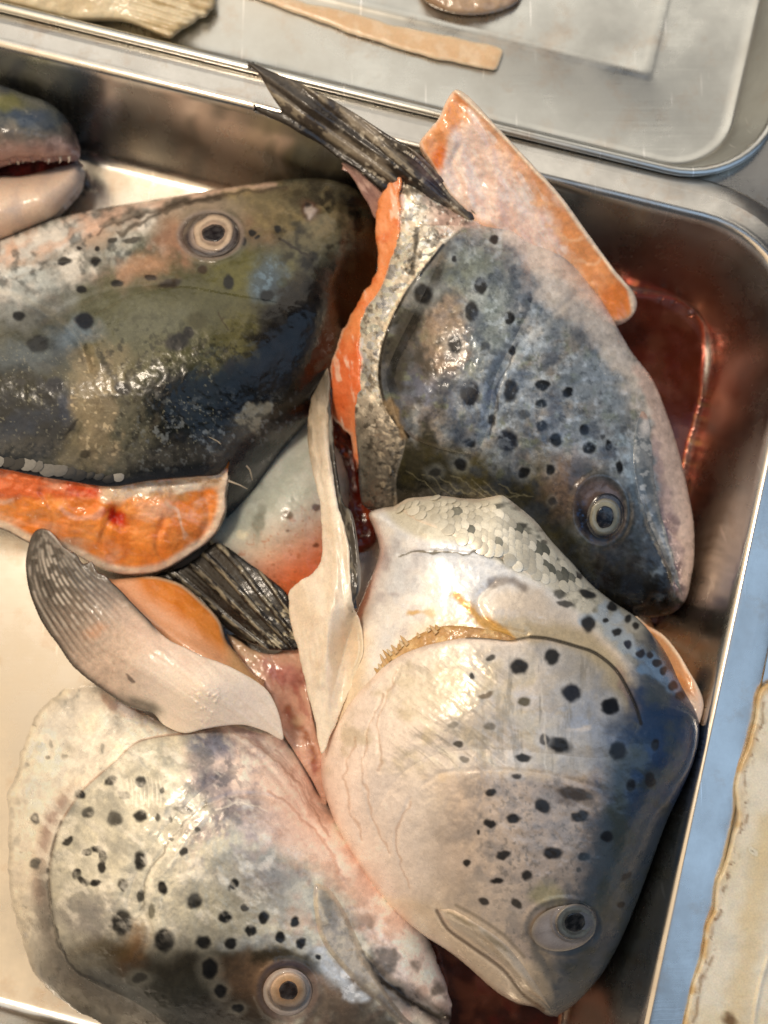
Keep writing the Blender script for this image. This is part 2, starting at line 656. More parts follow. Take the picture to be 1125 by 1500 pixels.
def patch(name, pts, zf, paint, mat, parent, g=1.6, skirt=((0.6, -1.2),), seed=1, floor=None, warp=5,
          edge=0, edge_h=0, smooth_pts=True, wob=0, wobs=14):
    """surface inside a traced outline, zf(X,Y,D) its height; skirt turns it down into a solid edge.
    skirt: list of (inset mm, drop mm). floor: absolute z of the last ring."""
    f = Field(pts, smooth_pts)
    if wob:
        q = f.poly
        t = np.roll(q, -1, 0) - np.roll(q, 1, 0)
        t = t / (np.hypot(t[:, 0], t[:, 1])[:, None] + 1e-6)
        w = wob * 2 * (fbm(q[:, 0], q[:, 1], wobs, seed + 3, 3) - .5)
        f = Field(q + np.stack([-t[:, 1], t[:, 0]], 1) * w[:, None], False)
    lo, hi = f.poly.min(0) - g, f.poly.max(0) + g
    nx, ny = (np.ceil((hi - lo) / g).astype(int) + 1)
    X, Y = np.meshgrid(lo[0] + np.arange(nx) * g, lo[1] + np.arange(ny) * g, indexing='ij')
    Dg = f(X, Y)
    near = np.abs(Dg) < 9
    De, Nn = polydist(X[near], Y[near], f.poly, True, True)
    ins = Dg > 0
    ins[near] = inside(X[near], Y[near], f.poly)
    E = Dg.copy()
    E[near] = np.where(ins[near], De, -De)
    NX, NY = X.copy(), Y.copy()
    NX[near], NY[near] = Nn[:, 0], Nn[:, 1]
    keep = E > -.8 * g
    snap = keep & (E < .25 * g)
    X[snap], Y[snap] = NX[snap], NY[snap]
    E = np.clip(E, 0, None)
    E[snap] = 0
    q = keep[:-1, :-1] & keep[1:, :-1] & keep[1:, 1:] & keep[:-1, 1:]
    idx = np.arange(nx * ny).reshape(nx, ny)
    Q = np.stack([idx[:-1, :-1][q], idx[:-1, 1:][q], idx[1:, 1:][q], idx[1:, :-1][q]], 1)
    # drop quads that collapsed onto the outline
    xs, ys = X.ravel(), Y.ravel()
    ar = np.abs((xs[Q[:, 2]] - xs[Q[:, 0]]) * (ys[Q[:, 3]] - ys[Q[:, 1]]) - (ys[Q[:, 2]] - ys[Q[:, 0]]) * (xs[Q[:, 3]] - xs[Q[:, 1]])) / 2
    Q = Q[ar > .12 * g * g]
    used = np.unique(Q)
    remap = np.full(nx * ny, -1)
    remap[used] = np.arange(len(used))
    Q = remap[Q]
    x, y, d = xs[used], ys[used], E.ravel()[used]
    p = Pt(x, y, d, seed, warp)
    paint(p)
    H = p.H
    Z = zf(x, y, d) + H * .001
    if edge:
        Z = Z - edge_h * .001 * (1 - np.sqrt(np.clip(1 - (1 - np.clip(d / edge, 0, 1)) ** 2, 0, 1)))
    V = unproj(x, y, Z)
    C, R, M = p.C, p.R, p.M
    # boundary
    Ed = np.concatenate([Q[:, [0, 1]], Q[:, [1, 2]], Q[:, [2, 3]], Q[:, [3, 0]]])
    key = np.sort(Ed, 1)
    kk = key[:, 0].astype(np.int64) * len(x) + key[:, 1]
    _, inv, cnt = np.unique(kk, return_inverse=True, return_counts=True)
    be = Ed[cnt[inv] == 1]
    bv = np.unique(be)
    loc = np.full(len(x), -1)
    loc[bv] = np.arange(len(bv))
    e = 2.5
    bx, by = x[bv], y[bv]
    nxd = f(bx + e, by) - f(bx - e, by)
    nyd = f(bx, by + e) - f(bx, by - e)
    l = np.hypot(nxd, nyd) + 1e-6
    inw = np.stack([nxd / l, -nyd / l], 1)          # world xy
    faces = [Q]
    prev = bv
    VV, CC, RR, MM = [V], [C], [R], [M]
    n = len(x)
    for k, (ins_mm, drop) in enumerate(skirt):
        W = V[bv].copy()
        W[:, :2] += inw * ins_mm * .001
        W[:, 2] += drop * .001
        if floor is not None and k == len(skirt) - 1:
            W[:, 2] = np.minimum(floor, W[:, 2])
        if floor is not None:
            W[:, 2] = np.maximum(W[:, 2], floor)
        ring = n + np.arange(len(bv))
        a, b = be[:, 0], be[:, 1]
        pa = prev[loc[a]] if k else a
        pb = prev[loc[b]] if k else b
        faces.append(np.stack([pb, pa, ring[loc[a]], ring[loc[b]]], 1))
        prev = ring
        n += len(bv)
        VV.append(W)
        CC.append(C[bv])
        RR.append(R[bv])
        MM.append(M[bv])
    o = build(name, np.concatenate(VV), np.concatenate(faces), mat, parent,
              np.concatenate(CC), np.concatenate(RR), np.concatenate(MM))
    return o


BODY_SKIRT = ((-.2, -1.5), (.5, -4), (3.2, -9), (6.5, -16), (11, -26), (15, -60))
SHEET = ((.15, -.5), (1.0, -1.3), (3, -1.6))


def const(z):
    return lambda X, Y, D: np.full(X.shape, z)


class Fish:
    def __init__(s, outline, ctrl, R, drop):
        s.pts = outline
        s.f = Field(outline)
        s.r = rbf(ctrl)
        s.R, s.drop = R, drop * .001

    def __call__(s, X, Y, D=None):
        t = np.clip(np.maximum(s.f(X, Y), 0) / s.R, 0, 1)
        return np.maximum(s.r(X, Y) - s.drop * (1 - np.sqrt(np.clip(1 - (1 - t) ** 2, 0, 1))), .004)


def dome(name, cx, cy, rx, ry, zf, prof, colf, mat, parent, rot=0, nr=14, na=40, slope=1., seed=0, base=None, irr=0.):
    """small dome set on a fish: prof(r) height mm above the local surface plane, colf(r,a,X,Y) pigment"""
    e = 14.
    z0 = float(np.mean([zf(np.array([cx + a]), np.array([cy + b]))[0] for a, b in ((e, 0), (-e, 0), (0, e), (0, -e))]))
    sx = slope * (zf(np.array([cx + e]), np.array([cy]))[0] - zf(np.array([cx - e]), np.array([cy]))[0]) / (2 * e)
    sy = slope * (zf(np.array([cx]), np.array([cy + e]))[0] - zf(np.array([cx]), np.array([cy - e]))[0]) / (2 * e)
    r = np.repeat(np.linspace(0, 1, nr + 1)[1:], na)
    a = np.tile(np.arange(na) * 2 * np.pi / na, nr)
    r, a = np.append(0, r), np.append(0, a)
    c, q = math.cos(math.radians(rot)), math.sin(math.radians(rot))
    wb = 1 + irr * 2 * (fbm(np.cos(a) * 3 + cx, np.sin(a) * 3 + cy, 1.6, 6, 2) - .5)
    dx, dy = r * rx * np.cos(a) * wb, r * ry * np.sin(a) * wb
    X, Y = cx + dx * c - dy * q, cy + dx * q + dy * c
    Z = z0 + sx * (X - cx) + sy * (Y - cy) + prof(r) * .001
    V = unproj(X, Y, Z)
    F = [(0, 1 + (k + 1) % na, 1 + k) for k in range(na)]
    for i in range(nr - 1):
        for k in range(na):
            k2 = (k + 1) % na
            F.append((1 + i * na + k, 1 + i * na + k2, 1 + (i + 1) * na + k2, 1 + (i + 1) * na + k))
    C = colf(r, a, X, Y)
    return build(name, V, F, mat, parent, C, np.full(len(r), .22), np.zeros(len(r)))


def ramp(x, stops):
    xs = [s[0] for s in stops]
    cs = np.array([lin(s[1]) for s in stops])
    return np.stack([np.interp(x, xs, cs[:, k]) for k in range(3)], 1)


def make_eye(parent, zf, cx, cy, ro, ri, rp, pc, stops, rot=0, lift=0., pshape=.12):
    """eye > iris, pupil, cornea ; ro eyeball radii, ri iris radii, rp pupil radii, pc pupil centre"""
    def nzc(st):
        def f(r, a, X, Y):
            n = fbm(X, Y, 12, 4, 3)
            n2 = fbm(np.cos(a) * 6, np.sin(a) * 6, 1.8, 8, 2)
            C = ramp(np.clip(r + .14 * (n - .5), 0, 1), st)
            return C * (.62 + .4 * n + .4 * n2)[:, None]
        return f
    e = dome('eye', cx, cy, ro[0], ro[1], zf, lambda r: lift + 2.6 * np.sqrt(np.clip(1 - (r * .97) ** 2, 0, 1)) - 1.2, nzc(stops['ball']), EYE, parent, rot)
    h = lift + 1.55
    dome('iris', pc[0], pc[1], ri[0], ri[1], zf, lambda r: h + .75 * np.sqrt(np.clip(1 - (r * .98) ** 2, 0, 1)) - .45 * np.exp(-((r - .55) / .2) ** 2) - 2.0 * sm(.9, 1.0, r), nzc(stops['iris']), EYE, e, rot, irr=.06)
    dome('pupil', pc[0], pc[1], rp[0], rp[1], zf, lambda r: h + .62 + .35 * np.sqrt(np.clip(1 - r ** 2, 0, 1)) - 1.0 * sm(.93, 1, r), nzc(stops['pupil']), EYE, e, rot, 8, 28, irr=.10)
    dome('cornea', pc[0], pc[1], ri[0] * 1.12, ri[1] * 1.12, zf, lambda r: h + .5 + 1.5 * np.sqrt(np.clip(1 - (r * .97) ** 2, 0, 1)) - 1.2 * sm(.9, 1, r), nzc(stops['iris']), CORNEA, e, rot, 10, 32)
    return e


def tube(name, pts, rad, mat, parent, col, n=6, taper=True):
    """thin strand through world points"""
    P = np.array(pts, float)
    V, Fs = [], []
    for i, p in enumerate(P):
        t = P[min(i + 1, len(P) - 1)] - P[max(i - 1, 0)]
        t /= np.linalg.norm(t) + 1e-9
        u = np.cross(t, [0, 0, 1.])
        u /= np.linalg.norm(u) + 1e-9
        w = np.cross(u, t)
        r = rad * (1 - .8 * i / (len(P) - 1) if taper else 1)
        for k in range(n):
            a = 2 * np.pi * k / n
            V.append(p + r * (u * math.cos(a) + w * math.sin(a)))
        if i:
            for k in range(n):
                k2 = (k + 1) % n
                Fs.append(((i - 1) * n + k, (i - 1) * n + k2, i * n + k2, i * n + k))
    V = np.array(V)
    return build(name, V, Fs, mat, parent, np.tile(lin(col), (len(V), 1)))


# one fish scale: three meshes, many copies
sv, sf = [(0, 0, .00014)], []
for r, h in ((.70, .00012), (1., -.0001)):
    for k in range(12):
        a = 2 * math.pi * k / 12
        sv.append((r * math.cos(a) * .0037 * (1 + .06 * math.cos(3 * a + 1)), r * math.sin(a) * (.0031 if math.sin(a) > 0 else .0040), h + .0006 * math.sin(a) * r))
for k in range(12):
    k2 = (k + 1) % 12
    sf += [(0, 1 + k, 1 + k2), (1 + k, 13 + k, 13 + k2), (1 + k, 13 + k2, 1 + k2)]
def scale_material(cols):
    m, nt, N, L, P = mat_base('silver_scale')
    oi = N.new('ShaderNodeObjectInfo')
    tc = N.new('ShaderNodeTexCoord')
    n = N.new('ShaderNodeTexNoise')
    n.inputs['Scale'].default_value = 900
    L.new(tc.outputs['Object'], n.inputs['Vector'])
    cr = N.new('ShaderNodeValToRGB')
    E_ = cr.color_ramp.elements
    E_[0].position, E_[0].color = 0, (*lin(cols[0]), 1)
    E_[1].position, E_[1].color = 1, (*lin(cols[2]), 1)
    e = E_.new(.55)
    e.color = (*lin(cols[1]), 1)
    L.new(oi.outputs['Random'], cr.inputs[0])
    mr = N.new('ShaderNodeMapRange')
    mr.inputs[3].default_value, mr.inputs[4].default_value = .75, 1.2
    L.new(n.outputs[0], mr.inputs[0])
    mx = N.new('ShaderNodeMix')
    mx.data_type, mx.blend_type = 'RGBA', 'MULTIPLY'
    mx.inputs[0].default_value = 1
    L.new(cr.outputs[0], mx.inputs[6])
    L.new(mr.outputs[0], mx.inputs[7])
    L.new(mx.outputs[2], P.inputs['Base Color'])
    P.inputs['Metallic'].default_value = .25
    P.inputs['Roughness'].default_value = .36
    P.inputs['Coat Weight'].default_value = .5
    P.inputs['Coat Roughness'].default_value = .12
    return m


scale_meshes = []
for cols in (('c9c4b4', 'e4decb', 'faf4e2'), ('63645a', '7d7d72', 'a09e90'), ('1f2226', '3e4042', '9a9892')):
    sme = bpy.data.meshes.new('scale')
    sme.from_pydata(sv, [], sf)
    sme.polygons.foreach_set('use_smooth', np.full(len(sf), True))
    sme.materials.append(scale_material(cols))
    scale_meshes.append(sme)

from mathutils import Vector, Matrix


def put_scale(parent, zf, x, y, fx, fy, size, dark=0, lift=.0009):
    """one scale lying on a fish surface, free edge towards pixel direction (fx,fy)"""
    q = np.array([x]), np.array([y])
    z = zf(*q)[0]
    e = 8.
    gx = (zf(q[0] + e, q[1])[0] - zf(q[0] - e, q[1])[0]) / (2 * e * .000335)
    gy = -(zf(q[0], q[1] + e)[0] - zf(q[0], q[1] - e)[0]) / (2 * e * .000335)
    nrm = Vector((-gx, -gy, 1)).normalized()
    free = Vector((fx, -fy, 0))
    yv = (free - nrm * free.dot(nrm)).normalized()
    yv = Matrix.Rotation(RNG.uniform(-.35, .35), 3, nrm) @ yv
    xv = yv.cross(nrm)
    s = size * RNG.uniform(.85, 1.12)
    M4 = Matrix((xv * s, yv * s, nrm)).transposed().to_4x4()
    root = parent
    off = Vector((0, 0, 0))
    while root is not None:
        off += root.location
        root = root.parent
    M4.translation = Vector(unproj(x, y, z + lift)) - off
    o = bpy.data.objects.new('scale', scale_meshes[dark])
    COL.objects.link(o)
    o.parent = parent
    o.matrix_local = M4
    return o


# ================================================================== THE SETTING: counter and trays
def rrect(cx, cy, hx, hy, r, n=12):
    out = []
    for qx, qy, a0 in ((1, 1, 0), (-1, 1, 90), (-1, -1, 180), (1, -1, 270)):
        for k in range(n + 1):
            a = math.radians(a0 + 90 * k / n)
            out.append((cx + qx * (hx - r) + r * math.cos(a), cy + qy * (hy - r) + r * math.sin(a)))
    return np.array(out)


def straight(loop, m=10):
    """subdivide the long straight runs of a loop"""
    out = []
    n = len(loop)
    for i in range(n):
        a, b = loop[i], loop[(i + 1) % n]
        k = m if np.hypot(*(b - a)) > .05 else 1
        for j in range(k):
            out.append(a + (b - a) * j / k)
    return np.array(out)


def tray_mesh(name, phi, rect, r, prof, mat, parent, floor_z, dents=0.):
    """rect = x0,x1,y0,y1 of the floor in the tray's own frame; prof = (offset,z) rings from floor to lip"""
    x0, x1, y0, y1 = rect
    cx, cy, hx, hy = (x0 + x1) / 2, (y0 + y1) / 2, (x1 - x0) / 2, (y1 - y0) / 2
    V, F = [], []
    n = None
    for o, z in prof:
        l = straight(rrect(cx, cy, hx + o, hy + o, max(.004, r + o)))
        n = len(l)
        zz = np.full(n, z)
        V.append(np.concatenate([l, zz[:, None]], 1))
    V = np.concatenate(V)
    for i in range(len(prof) - 1):
        for k in range(n):
            k2 = (k + 1) % n
            F.append((i * n + k, (i + 1) * n + k, (i + 1) * n + k2, i * n + k2))
    F.append(tuple(range(n)))
    c, s = math.cos(phi), math.sin(phi)
    W = V.copy()
    W[:, 0], W[:, 1] = V[:, 0] * c - V[:, 1] * s, V[:, 0] * s + V[:, 1] * c
    return build(name, W, F, mat, parent)


PHI = math.radians(-14.5)


def fillet(o0, z0, o1, z1, steps, concave=True):
    """quarter ellipse between two profile points"""
    out = []
    for k in range(1, steps + 1):
        a = math.pi / 2 * k / steps
        if concave:
            out.append((o0 + (o1 - o0) * math.sin(a), z0 + (z1 - z0) * (1 - math.cos(a))))
        else:
            out.append((o0 + (o1 - o0) * (1 - math.cos(a)), z0 + (z1 - z0) * math.sin(a)))
    return out


counter = build('counter', [(-1.2, -1.2, -.012), (1.2, -1.2, -.012), (1.2, 1.2, -.012), (-1.2, 1.2, -.012)], [(0, 1, 2, 3)],
                simple('counter_steel', '5d6468', .4, noise_amt=.3, nscale=12), smooth_=False)
tag(counter, kind='structure')

fp_ = [(.1415, .80), (.1415, .252), (.1408, .244), (.137, .232), (.1285, .2205), (.1193, .2135), (.1047, .2085), (.1047, .1985), (.150, .1935), (.162, .189), (.172, .179), (.186, .160), (.193, .13), (.193, -.80), (.95, -.80), (.95, .80)]
_c, _s = math.cos(math.radians(-14.5)), math.sin(math.radians(-14.5))
fv = [(x * _c - y * _s, x * _s + y * _c, z) for z in (.0545, .050) for x, y in fp_]
n_ = len(fp_)
frame = build('counter_frame', fv, [tuple(range(n_)), tuple(range(2 * n_ - 1, n_ - 1, -1))] + [(k, n_ + k, n_ + (k + 1) % n_, (k + 1) % n_) for k in range(n_)], STEEL, smooth_=False)
tag(frame, kind='structure')

tray = thing('steel_tray', 'large stainless steel tray that holds the salmon heads', 'tray', 562, 750, -.003)
prof = [(-.012, 0), (-.004, 0), (0, 0)] + fillet(0, 0, .0075, .0075, 6) + [(.022, .050)] \
    + [(.0240, .0555), (.0250, .0590), (.0263, .0608), (.0280, .0614), (.0300, .0610), (.0317, .0604), (.0380, .0604), (.0389, .0602), (.0400, .0598),
       (.0465, .0584), (.0478, .0575), (.0480, .0530), (.0470, .0530), (.0465, .0565), (.0400, .0580), (.032, .0590)]
tray_mesh('basin', PHI, (-.40, .150, -.290, .1565), .030, prof, STEEL, tray, 0)

# back tray: pressed groove in its floor, wall and rolled lip
tray2 = thing('steel_tray', 'stainless steel tray with a pressed groove in its floor, beyond the tray of heads', 'tray', 700, 40, .03)
prof2 = [(-.062, .0335), (-.053, .0335), (-.0505, .0339), (-.048, .0344), (-.0455, .0339), (-.043, .0335), (-.004, .0335)] \
    + fillet(-.004, .0335, .004, .038, 4) + [(.0145, .0575), (.0153, .0602), (.0168, .0616), (.0188, .0618), (.0203, .0612), (.0208, .0600), (.0200, .0590), (.0160, .059)]
tray_mesh('basin', PHI, (-.40, .127, .222, .62), .030, prof2, STEEL2, tray2, .03)

# white board to the right with a grimy edge
board = thing('cutting_board', 'cream white board with a brown grimy ragged edge beside the tray', 'board', 1110, 1300, .04)
bp = [(1170, 985), (1124, 998), (1111, 1018), (1107, 1060), (1094, 1098), (1087, 1125), (1080, 1180), (1078, 1203), (1071, 1228), (1059, 1278),
      (1051, 1308), (1049, 1335), (1038, 1360), (1031, 1400), (1021, 1440), (1011, 1480), (999, 1540), (985, 1640), (1300, 1640), (1300, 985)]


def p_board(p):
    p.C[:] = lin('e6dfcb')
    p.nz(60, 'd9c9a0', .45, .7, .6)
    p.nz(25, 'c9c6b8', .5, .7, .5)
    p.band([(1128, 1200), (1105, 1330), (1075, 1500)], 16, 'd8c08a', .9, .55)
    e = p.D + 14 * (fbm(p.X0, p.Y0, 30, 3, 4) - .5)
    p.mix((1 - sm(3, 14, e)) * (.25 + .75 * sm(.42, .6, fbm(p.X0, p.Y0, 40, 12, 3))), 'c9ac7c')
    p.mix(np.exp(-((e - 12) / 2.5) ** 2) * sm(.52, .64, fbm(p.X0, p.Y0, 26, 15, 4)) * .7, '8a6534')
    p.nz(9, '7d5a2c', .55, .7, .9, msk=(1 - sm(7, 20, e)) * sm(3, 9, e))
    p.blob(1068, 1494, 13, 9, '6f5128', .5, .95)
    p.blob(1106, 1246, 9, 9, 'c2b590', .15, .6)
    p.blob(1106, 1246, 7, 7, 'e2dac4', .2, .9)
    p.blob(1106, 1246, 2.5, 2, '8f7f60', .4, .9)
    p.R[:] = .38
    p.rough(8, .25)
    p.ridge([(1125, 1405), (1112, 1450), (1104, 1500), (1095, 1600)], 3, .9)


patch('board_sheet', bp, const(.0602), p_board, FAT, board, 2.2, ((-.1, -1), (.3, -5), (.3, -8)), 3, edge=5, edge_h=1.0, wob=9, wobs=70)

# blood lying in the tray
bl = [(925, 428), (962, 431), (996, 437), (1018, 452), (1031, 476), (1034, 512), (1031, 548), (1027, 584), (1019, 618), (1009, 652), (995, 715), (975, 815),
      (950, 925), (925, 1040), (898, 1160), (862, 1320), (825, 1480), (805, 1560), (640, 1560), (600, 1380), (690, 1100), (760, 800), (800, 520), (880, 440)]


def p_blood(p):
    p.C[:] = lin('642a16')
    p.nz(60, '743014', .4, .7, .7)
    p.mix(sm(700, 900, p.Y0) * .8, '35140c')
    p.mix(1 - sm(1, 9, p.D), '8a2c12')
    p.nz(6, 'c08a50', .55, .7, .7, msk=1 - sm(1.5, 5, p.D))
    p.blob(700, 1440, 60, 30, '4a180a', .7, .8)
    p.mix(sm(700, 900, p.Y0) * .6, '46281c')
    p.M[:] = .62
    p.nz(34, '9a5a40', .52, .68, .5, met=.85)
    p.nz(22, '4a1208', .55, .68, .6, met=.3)
    p.R[:] = .13
    p.H += .15 * fbm(p.X0, p.Y0, 60, 3, 2)


BLOODM = organic('blood', .6, .03, 0, .02, 60, spec=.5)
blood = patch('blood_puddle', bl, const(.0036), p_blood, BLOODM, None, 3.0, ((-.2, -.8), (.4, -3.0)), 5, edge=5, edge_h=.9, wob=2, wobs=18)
tag(blood, kind='stuff')


# water drops and bits on the steel
def drop(name, label, cat, px, py, z, r, mat, col, rx=1., rot=0., group=None):
    zf = (lambda z: (lambda X, Y: np.full(X.shape, z)))(z)
    o = dome(name, px, py, r * rx, r, zf, lambda q: (r * .25) * np.sqrt(np.clip(1 - q ** 2, 0, 1)), lambda r_, a, X, Y: np.tile(lin(col), (len(X), 1)),
             mat, None, rot, 6, 16, base=unproj(px, py, z))
    tag(o, label, cat, group)
    return o


# ================================================================== FISH HEAD, upper left (dark, with the large cut)
A_OUT = [(-150, 400), (-60, 372), (0, 352), (79, 321), (143, 306), (215, 294), (318, 277), (373, 269), (443, 261), (488, 264), (520, 276),
         (541, 300), (551, 340), (552, 385), (543, 430), (528, 480), (505, 540), (470, 595), (440, 628), (414, 659), (370, 727), (333, 766),
         (300, 790), (240, 780), (120, 760), (0, 740), (-150, 740)]
A = Fish(A_OUT, [(-150, 400, 50), (-150, 560, 78), (-150, 740, 64), (0, 352, 40), (0, 450, 66), (0, 560, 82), (0, 690, 70), (120, 420, 62),
                 (200, 330, 52), (215, 294, 38), (312, 342, 58), (120, 560, 84), (250, 520, 84), (160, 705, 66), (300, 600, 76), (320, 692, 58),
                 (400, 420, 70), (430, 280, 48), (480, 310, 56), (500, 268, 46), (540, 330, 46), (480, 450, 62), (530, 440, 38), (420, 600, 54), (400, 690, 34), (340, 750, 34)], 60, 16)
thA = thing('cut_salmon', 'dark olive salmon head with snout to the right and a wide orange cut below', 'salmon head', 250, 520, .0, 'salmon heads in the tray')


def paint_A(p):
    p.C[:] = lin('6f6a58')
    p.nz(50, '8a8068', .4, .65, .6)
    # pink-beige throat and gill side along the top
    p.poly([(-160, 380), (0, 345), (150, 300), (330, 268), (300, 300), (200, 340), (100, 400), (40, 440), (-160, 520)], 'b99c88', 22, .95)
    p.poly([(-160, 400), (0, 352), (215, 293), (330, 276), (180, 322), (60, 372), (-160, 430)], 'cfa58e', 9, .9)
    p.poly([(20, 400), (110, 365), (180, 372), (200, 410), (120, 440), (60, 480), (-20, 480), (-60, 430)], '96918a', 20, .8)
    p.nz(34, 'b9b6b0', .42, .6, .8, msk=sm(500, 440, p.Y + .2 * p.X) * sm(260, 120, p.X))
    p.nz(28, 'd0c2b6', .5, .65, .8, msk=sm(500, 430, p.Y + .25 * p.X) * sm(330, 180, p.X))
    p.nz(14, '5c5a56', .56, .68, .7, msk=sm(470, 400, p.Y + .2 * p.X) * sm(330, 180, p.X))
    p.blob(215, 395, 64, 22, 'c4906e', .8, .8, -12)
    p.blob(255, 350, 26, 30, 'b07a60', .7, .7)
    p.blob(385, 330, 40, 30, 'a07a5e', .8, .75)
    p.blob(330, 300, 80, 16, '9c8470', .7, .7, -10)
    p.band([(180, 340), (250, 305), (330, 285), (400, 276)], 4, '54483c', .6, .7)
    p.band([(150, 330), (230, 303), (330, 280)], 4, '5a5348', .8, .6)
    p.nz(10, '4a4238', .55, .66, .7, 3, -14, msk=sm(330, 300, p.Y + .18 * (p.X - 180)) * sm(110, 170, p.X) * sm(470, 380, p.X))
    p.poly([(340, 280), (450, 268), (510, 280), (520, 330), (470, 370), (390, 340)], '8b7a56', 22, .75)
    p.nz(20, 'a88f66', .5, .66, .7, msk=sm(300, 350, p.X) * sm(360, 330, p.Y))
    # olive field
    p.poly([(120, 430), (240, 405), (330, 380), (400, 380), (400, 470), (350, 560), (280, 600), (160, 540)], '77704a', 28, .85)
    p.blob(370, 400, 55, 28, '8a7f3e', .8, .8, -10)
    p.blob(350, 500, 40, 50, '857846', .7, .7, 20)
    p.blob(190, 470, 80, 40, '8f8a72', .8, .75)
    # dark snout and back: own pigment with some shade painted in
    p.poly([(400, 420), (480, 380), (560, 350), (570, 520), (480, 640), (330, 800), (320, 680), (330, 560), (370, 500)], '33271f', 26, .95)
    p.poly([(430, 470), (540, 400), (560, 500), (480, 620), (430, 640)], '20130f', 24, .85)
    p.blob(520, 300, 34, 40, '4c3f2c', .7, .8)
    p.nz(22, '1f1812', .5, .62, .85, msk=sm(380, 470, p.X + .3 * (p.Y - 330)))
    p.nz(16, '5a4a30', .56, .7, .6, msk=sm(380, 420, p.X) * sm(480, 400, p.Y))
    p.poly([(210, 560), (300, 540), (360, 560), (350, 660), (330, 700), (200, 700), (230, 640)], '262a22', 24, .95)
    p.nz(25, '15181a', .48, .6, .8, msk=sm(540, 610, p.Y) * sm(180, 260, p.X))
    # wet sheen painted as a sandy band, and blue patches, left
    p.poly([(150, 500), (190, 520), (170, 570), (140, 610), (160, 660), (110, 690), (80, 660), (110, 600), (110, 540)], 'a08c6a', 16, .8)
    p.poly([(-100, 560), (30, 530), (90, 590), (90, 650), (40, 680), (-100, 690)], '3c4248', 18, .85)
    p.blob(20, 560, 50, 25, '4a4a3a', .8, .8)
    p.blob(30, 625, 60, 16, '4c5a70', .8, .7, -25)
    p.blob(105, 490, 34, 18, '8d9aa8', .8, .8, -20)
    p.blob(40, 520, 50, 18, '7f8890', .8, .6)
    p.blob(392, 408, 22, 30, '6a7a88', .6, .8, 15)
    p.nz(9, '8ba0b0', .5, .62, .8, msk=np.exp(-((p.X - 394) / 20) ** 2 - ((p.Y - 405) / 24) ** 2))
    p.blob(95, 600, 12, 28, '41567a', .7, .6)
    p.blob(345, 590, 20, 34, '1a1f28', .8, .6)
    p.blob(345, 660, 30, 24, '18243c', .8, .8)
    p.nz(12, '2c3a50', .60, .72, .3, msk=sm(520, 580, p.Y) * sm(400, 300, p.X))
    # silver lip patches
    p.poly([(343, 603), (378, 590), (402, 594), (385, 612), (380, 638), (356, 622)], 'a99c86', 3, .9)
    p.blob(405, 640, 8, 22, '6f6250', .7, .8, 25)
    p.nz(4, 'b9ad92', .68, .76, .55, msk=sm(470, 540, p.Y) * sm(370, 300, p.X))
    p.nz(9, '15130f', .56, .70, .5, msk=sm(430, 520, p.Y) * sm(60, 160, p.X))
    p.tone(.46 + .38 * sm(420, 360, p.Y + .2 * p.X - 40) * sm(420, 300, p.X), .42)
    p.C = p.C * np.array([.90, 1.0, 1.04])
    sheen_mask = (1 - sm(.6, 1.3, np.hypot((p.X - 138 - .1 * (p.Y - 600)) / 34, (p.Y - 600) / 95) + p.N * 1.6))  # the same wet sheen, painted again over the toned pigment
    p.mix(sheen_mask * .38, '97866a')
    p.nz(6, 'cdbb98', .60, .72, .6, msk=sheen_mask)
    p.nz(5, '0c0d0e', .56, .68, .6, msk=sm(560, 630, p.Y) * sm(170, 230, p.X))
    p.nz(7, '8f9698', .60, .72, .45, msk=sm(560, 630, p.Y) * sm(170, 230, p.X), met=.4)
    p.nz(24, '2a3038', .50, .66, .6, msk=sm(430, 480, p.Y) * sm(120, 60, p.X))
    edge = np.interp(p.X0, [-150, 0, 51, 106, 160, 224, 288, 323, 340], [682, 684, 694, 704, 711, 702, 696, 692, 664]) - p.Y0
    p.mix(1 - sm(2, 26, edge), '23262a', h=0)
    m = (1 - sm(30, 70, edge)) * sm(12, 24, edge) * (p.Y0 > 600)
    p.scales(m * .6, 9, 8, 6, .3, .3, '8f8c84', .4)
    p.spots([(407, 335, 5, 5), (334.5, 412.7, 8, 11), (249, 415, 17, 6.5, '33241a', .9, -8), (221.5, 406, 9, 4.5, '33241a', .9), (296, 394, 8, 6, '4a3222', .8),
             (172, 415, 9, 5), (119, 424, 8, 6), (94.6, 383, 11, 6), (140, 383, 7, 7), (164, 352, 7, 4, '4c4a44'), (194, 352, 14, 5, '55524c', .9, -10),
             (142, 364, 4, 4), (27, 463, 10, 7), (124, 470, 13, 12, '101a2c'), (56, 504, 17, 12, '22262a', .9), (81, 564.5, 13, 12, '1f2836'),
             (180, 569.5, 12, 10), (259, 501, 18, 13, None, .98, -20), (276, 487, 8, 8), (289, 469, 14, 12, '55512f', .7), (337, 538.6, 8, 11),
             (391, 434, 11, 9, '151c22'), (413, 415, 8, 8, '4a5036', .6), (396, 538, 8, 9), (369, 341, 5, 5), (358, 354, 4, 6), (377, 348, 4, 3),
             (105, 625, 3, 14, None, .9, 35), (116, 364, 4, 3), (30, 560, 8, 5, '2c3034', .7), (125, 665, 7, 7, '26221c', .7), (262, 640, 10, 7, '101010', .7)], '121315')
    # scratches, nostril
    p.band([(411, 349), (430, 362), (452, 376)], 2, '241d16', .5, .85)
    p.band([(318, 453), (328, 468), (334, 484)], 1.3, '3a3018', .5, .8)
    p.blob(454, 308, 15, 10, '4d3328', .5, .8, 35)
    p.blob(456, 310, 8, 6, 'a59a94', .5, .9, 35)
    p.blob(449, 303, 6, 3.5, '1a120e', .5, .9, 35)
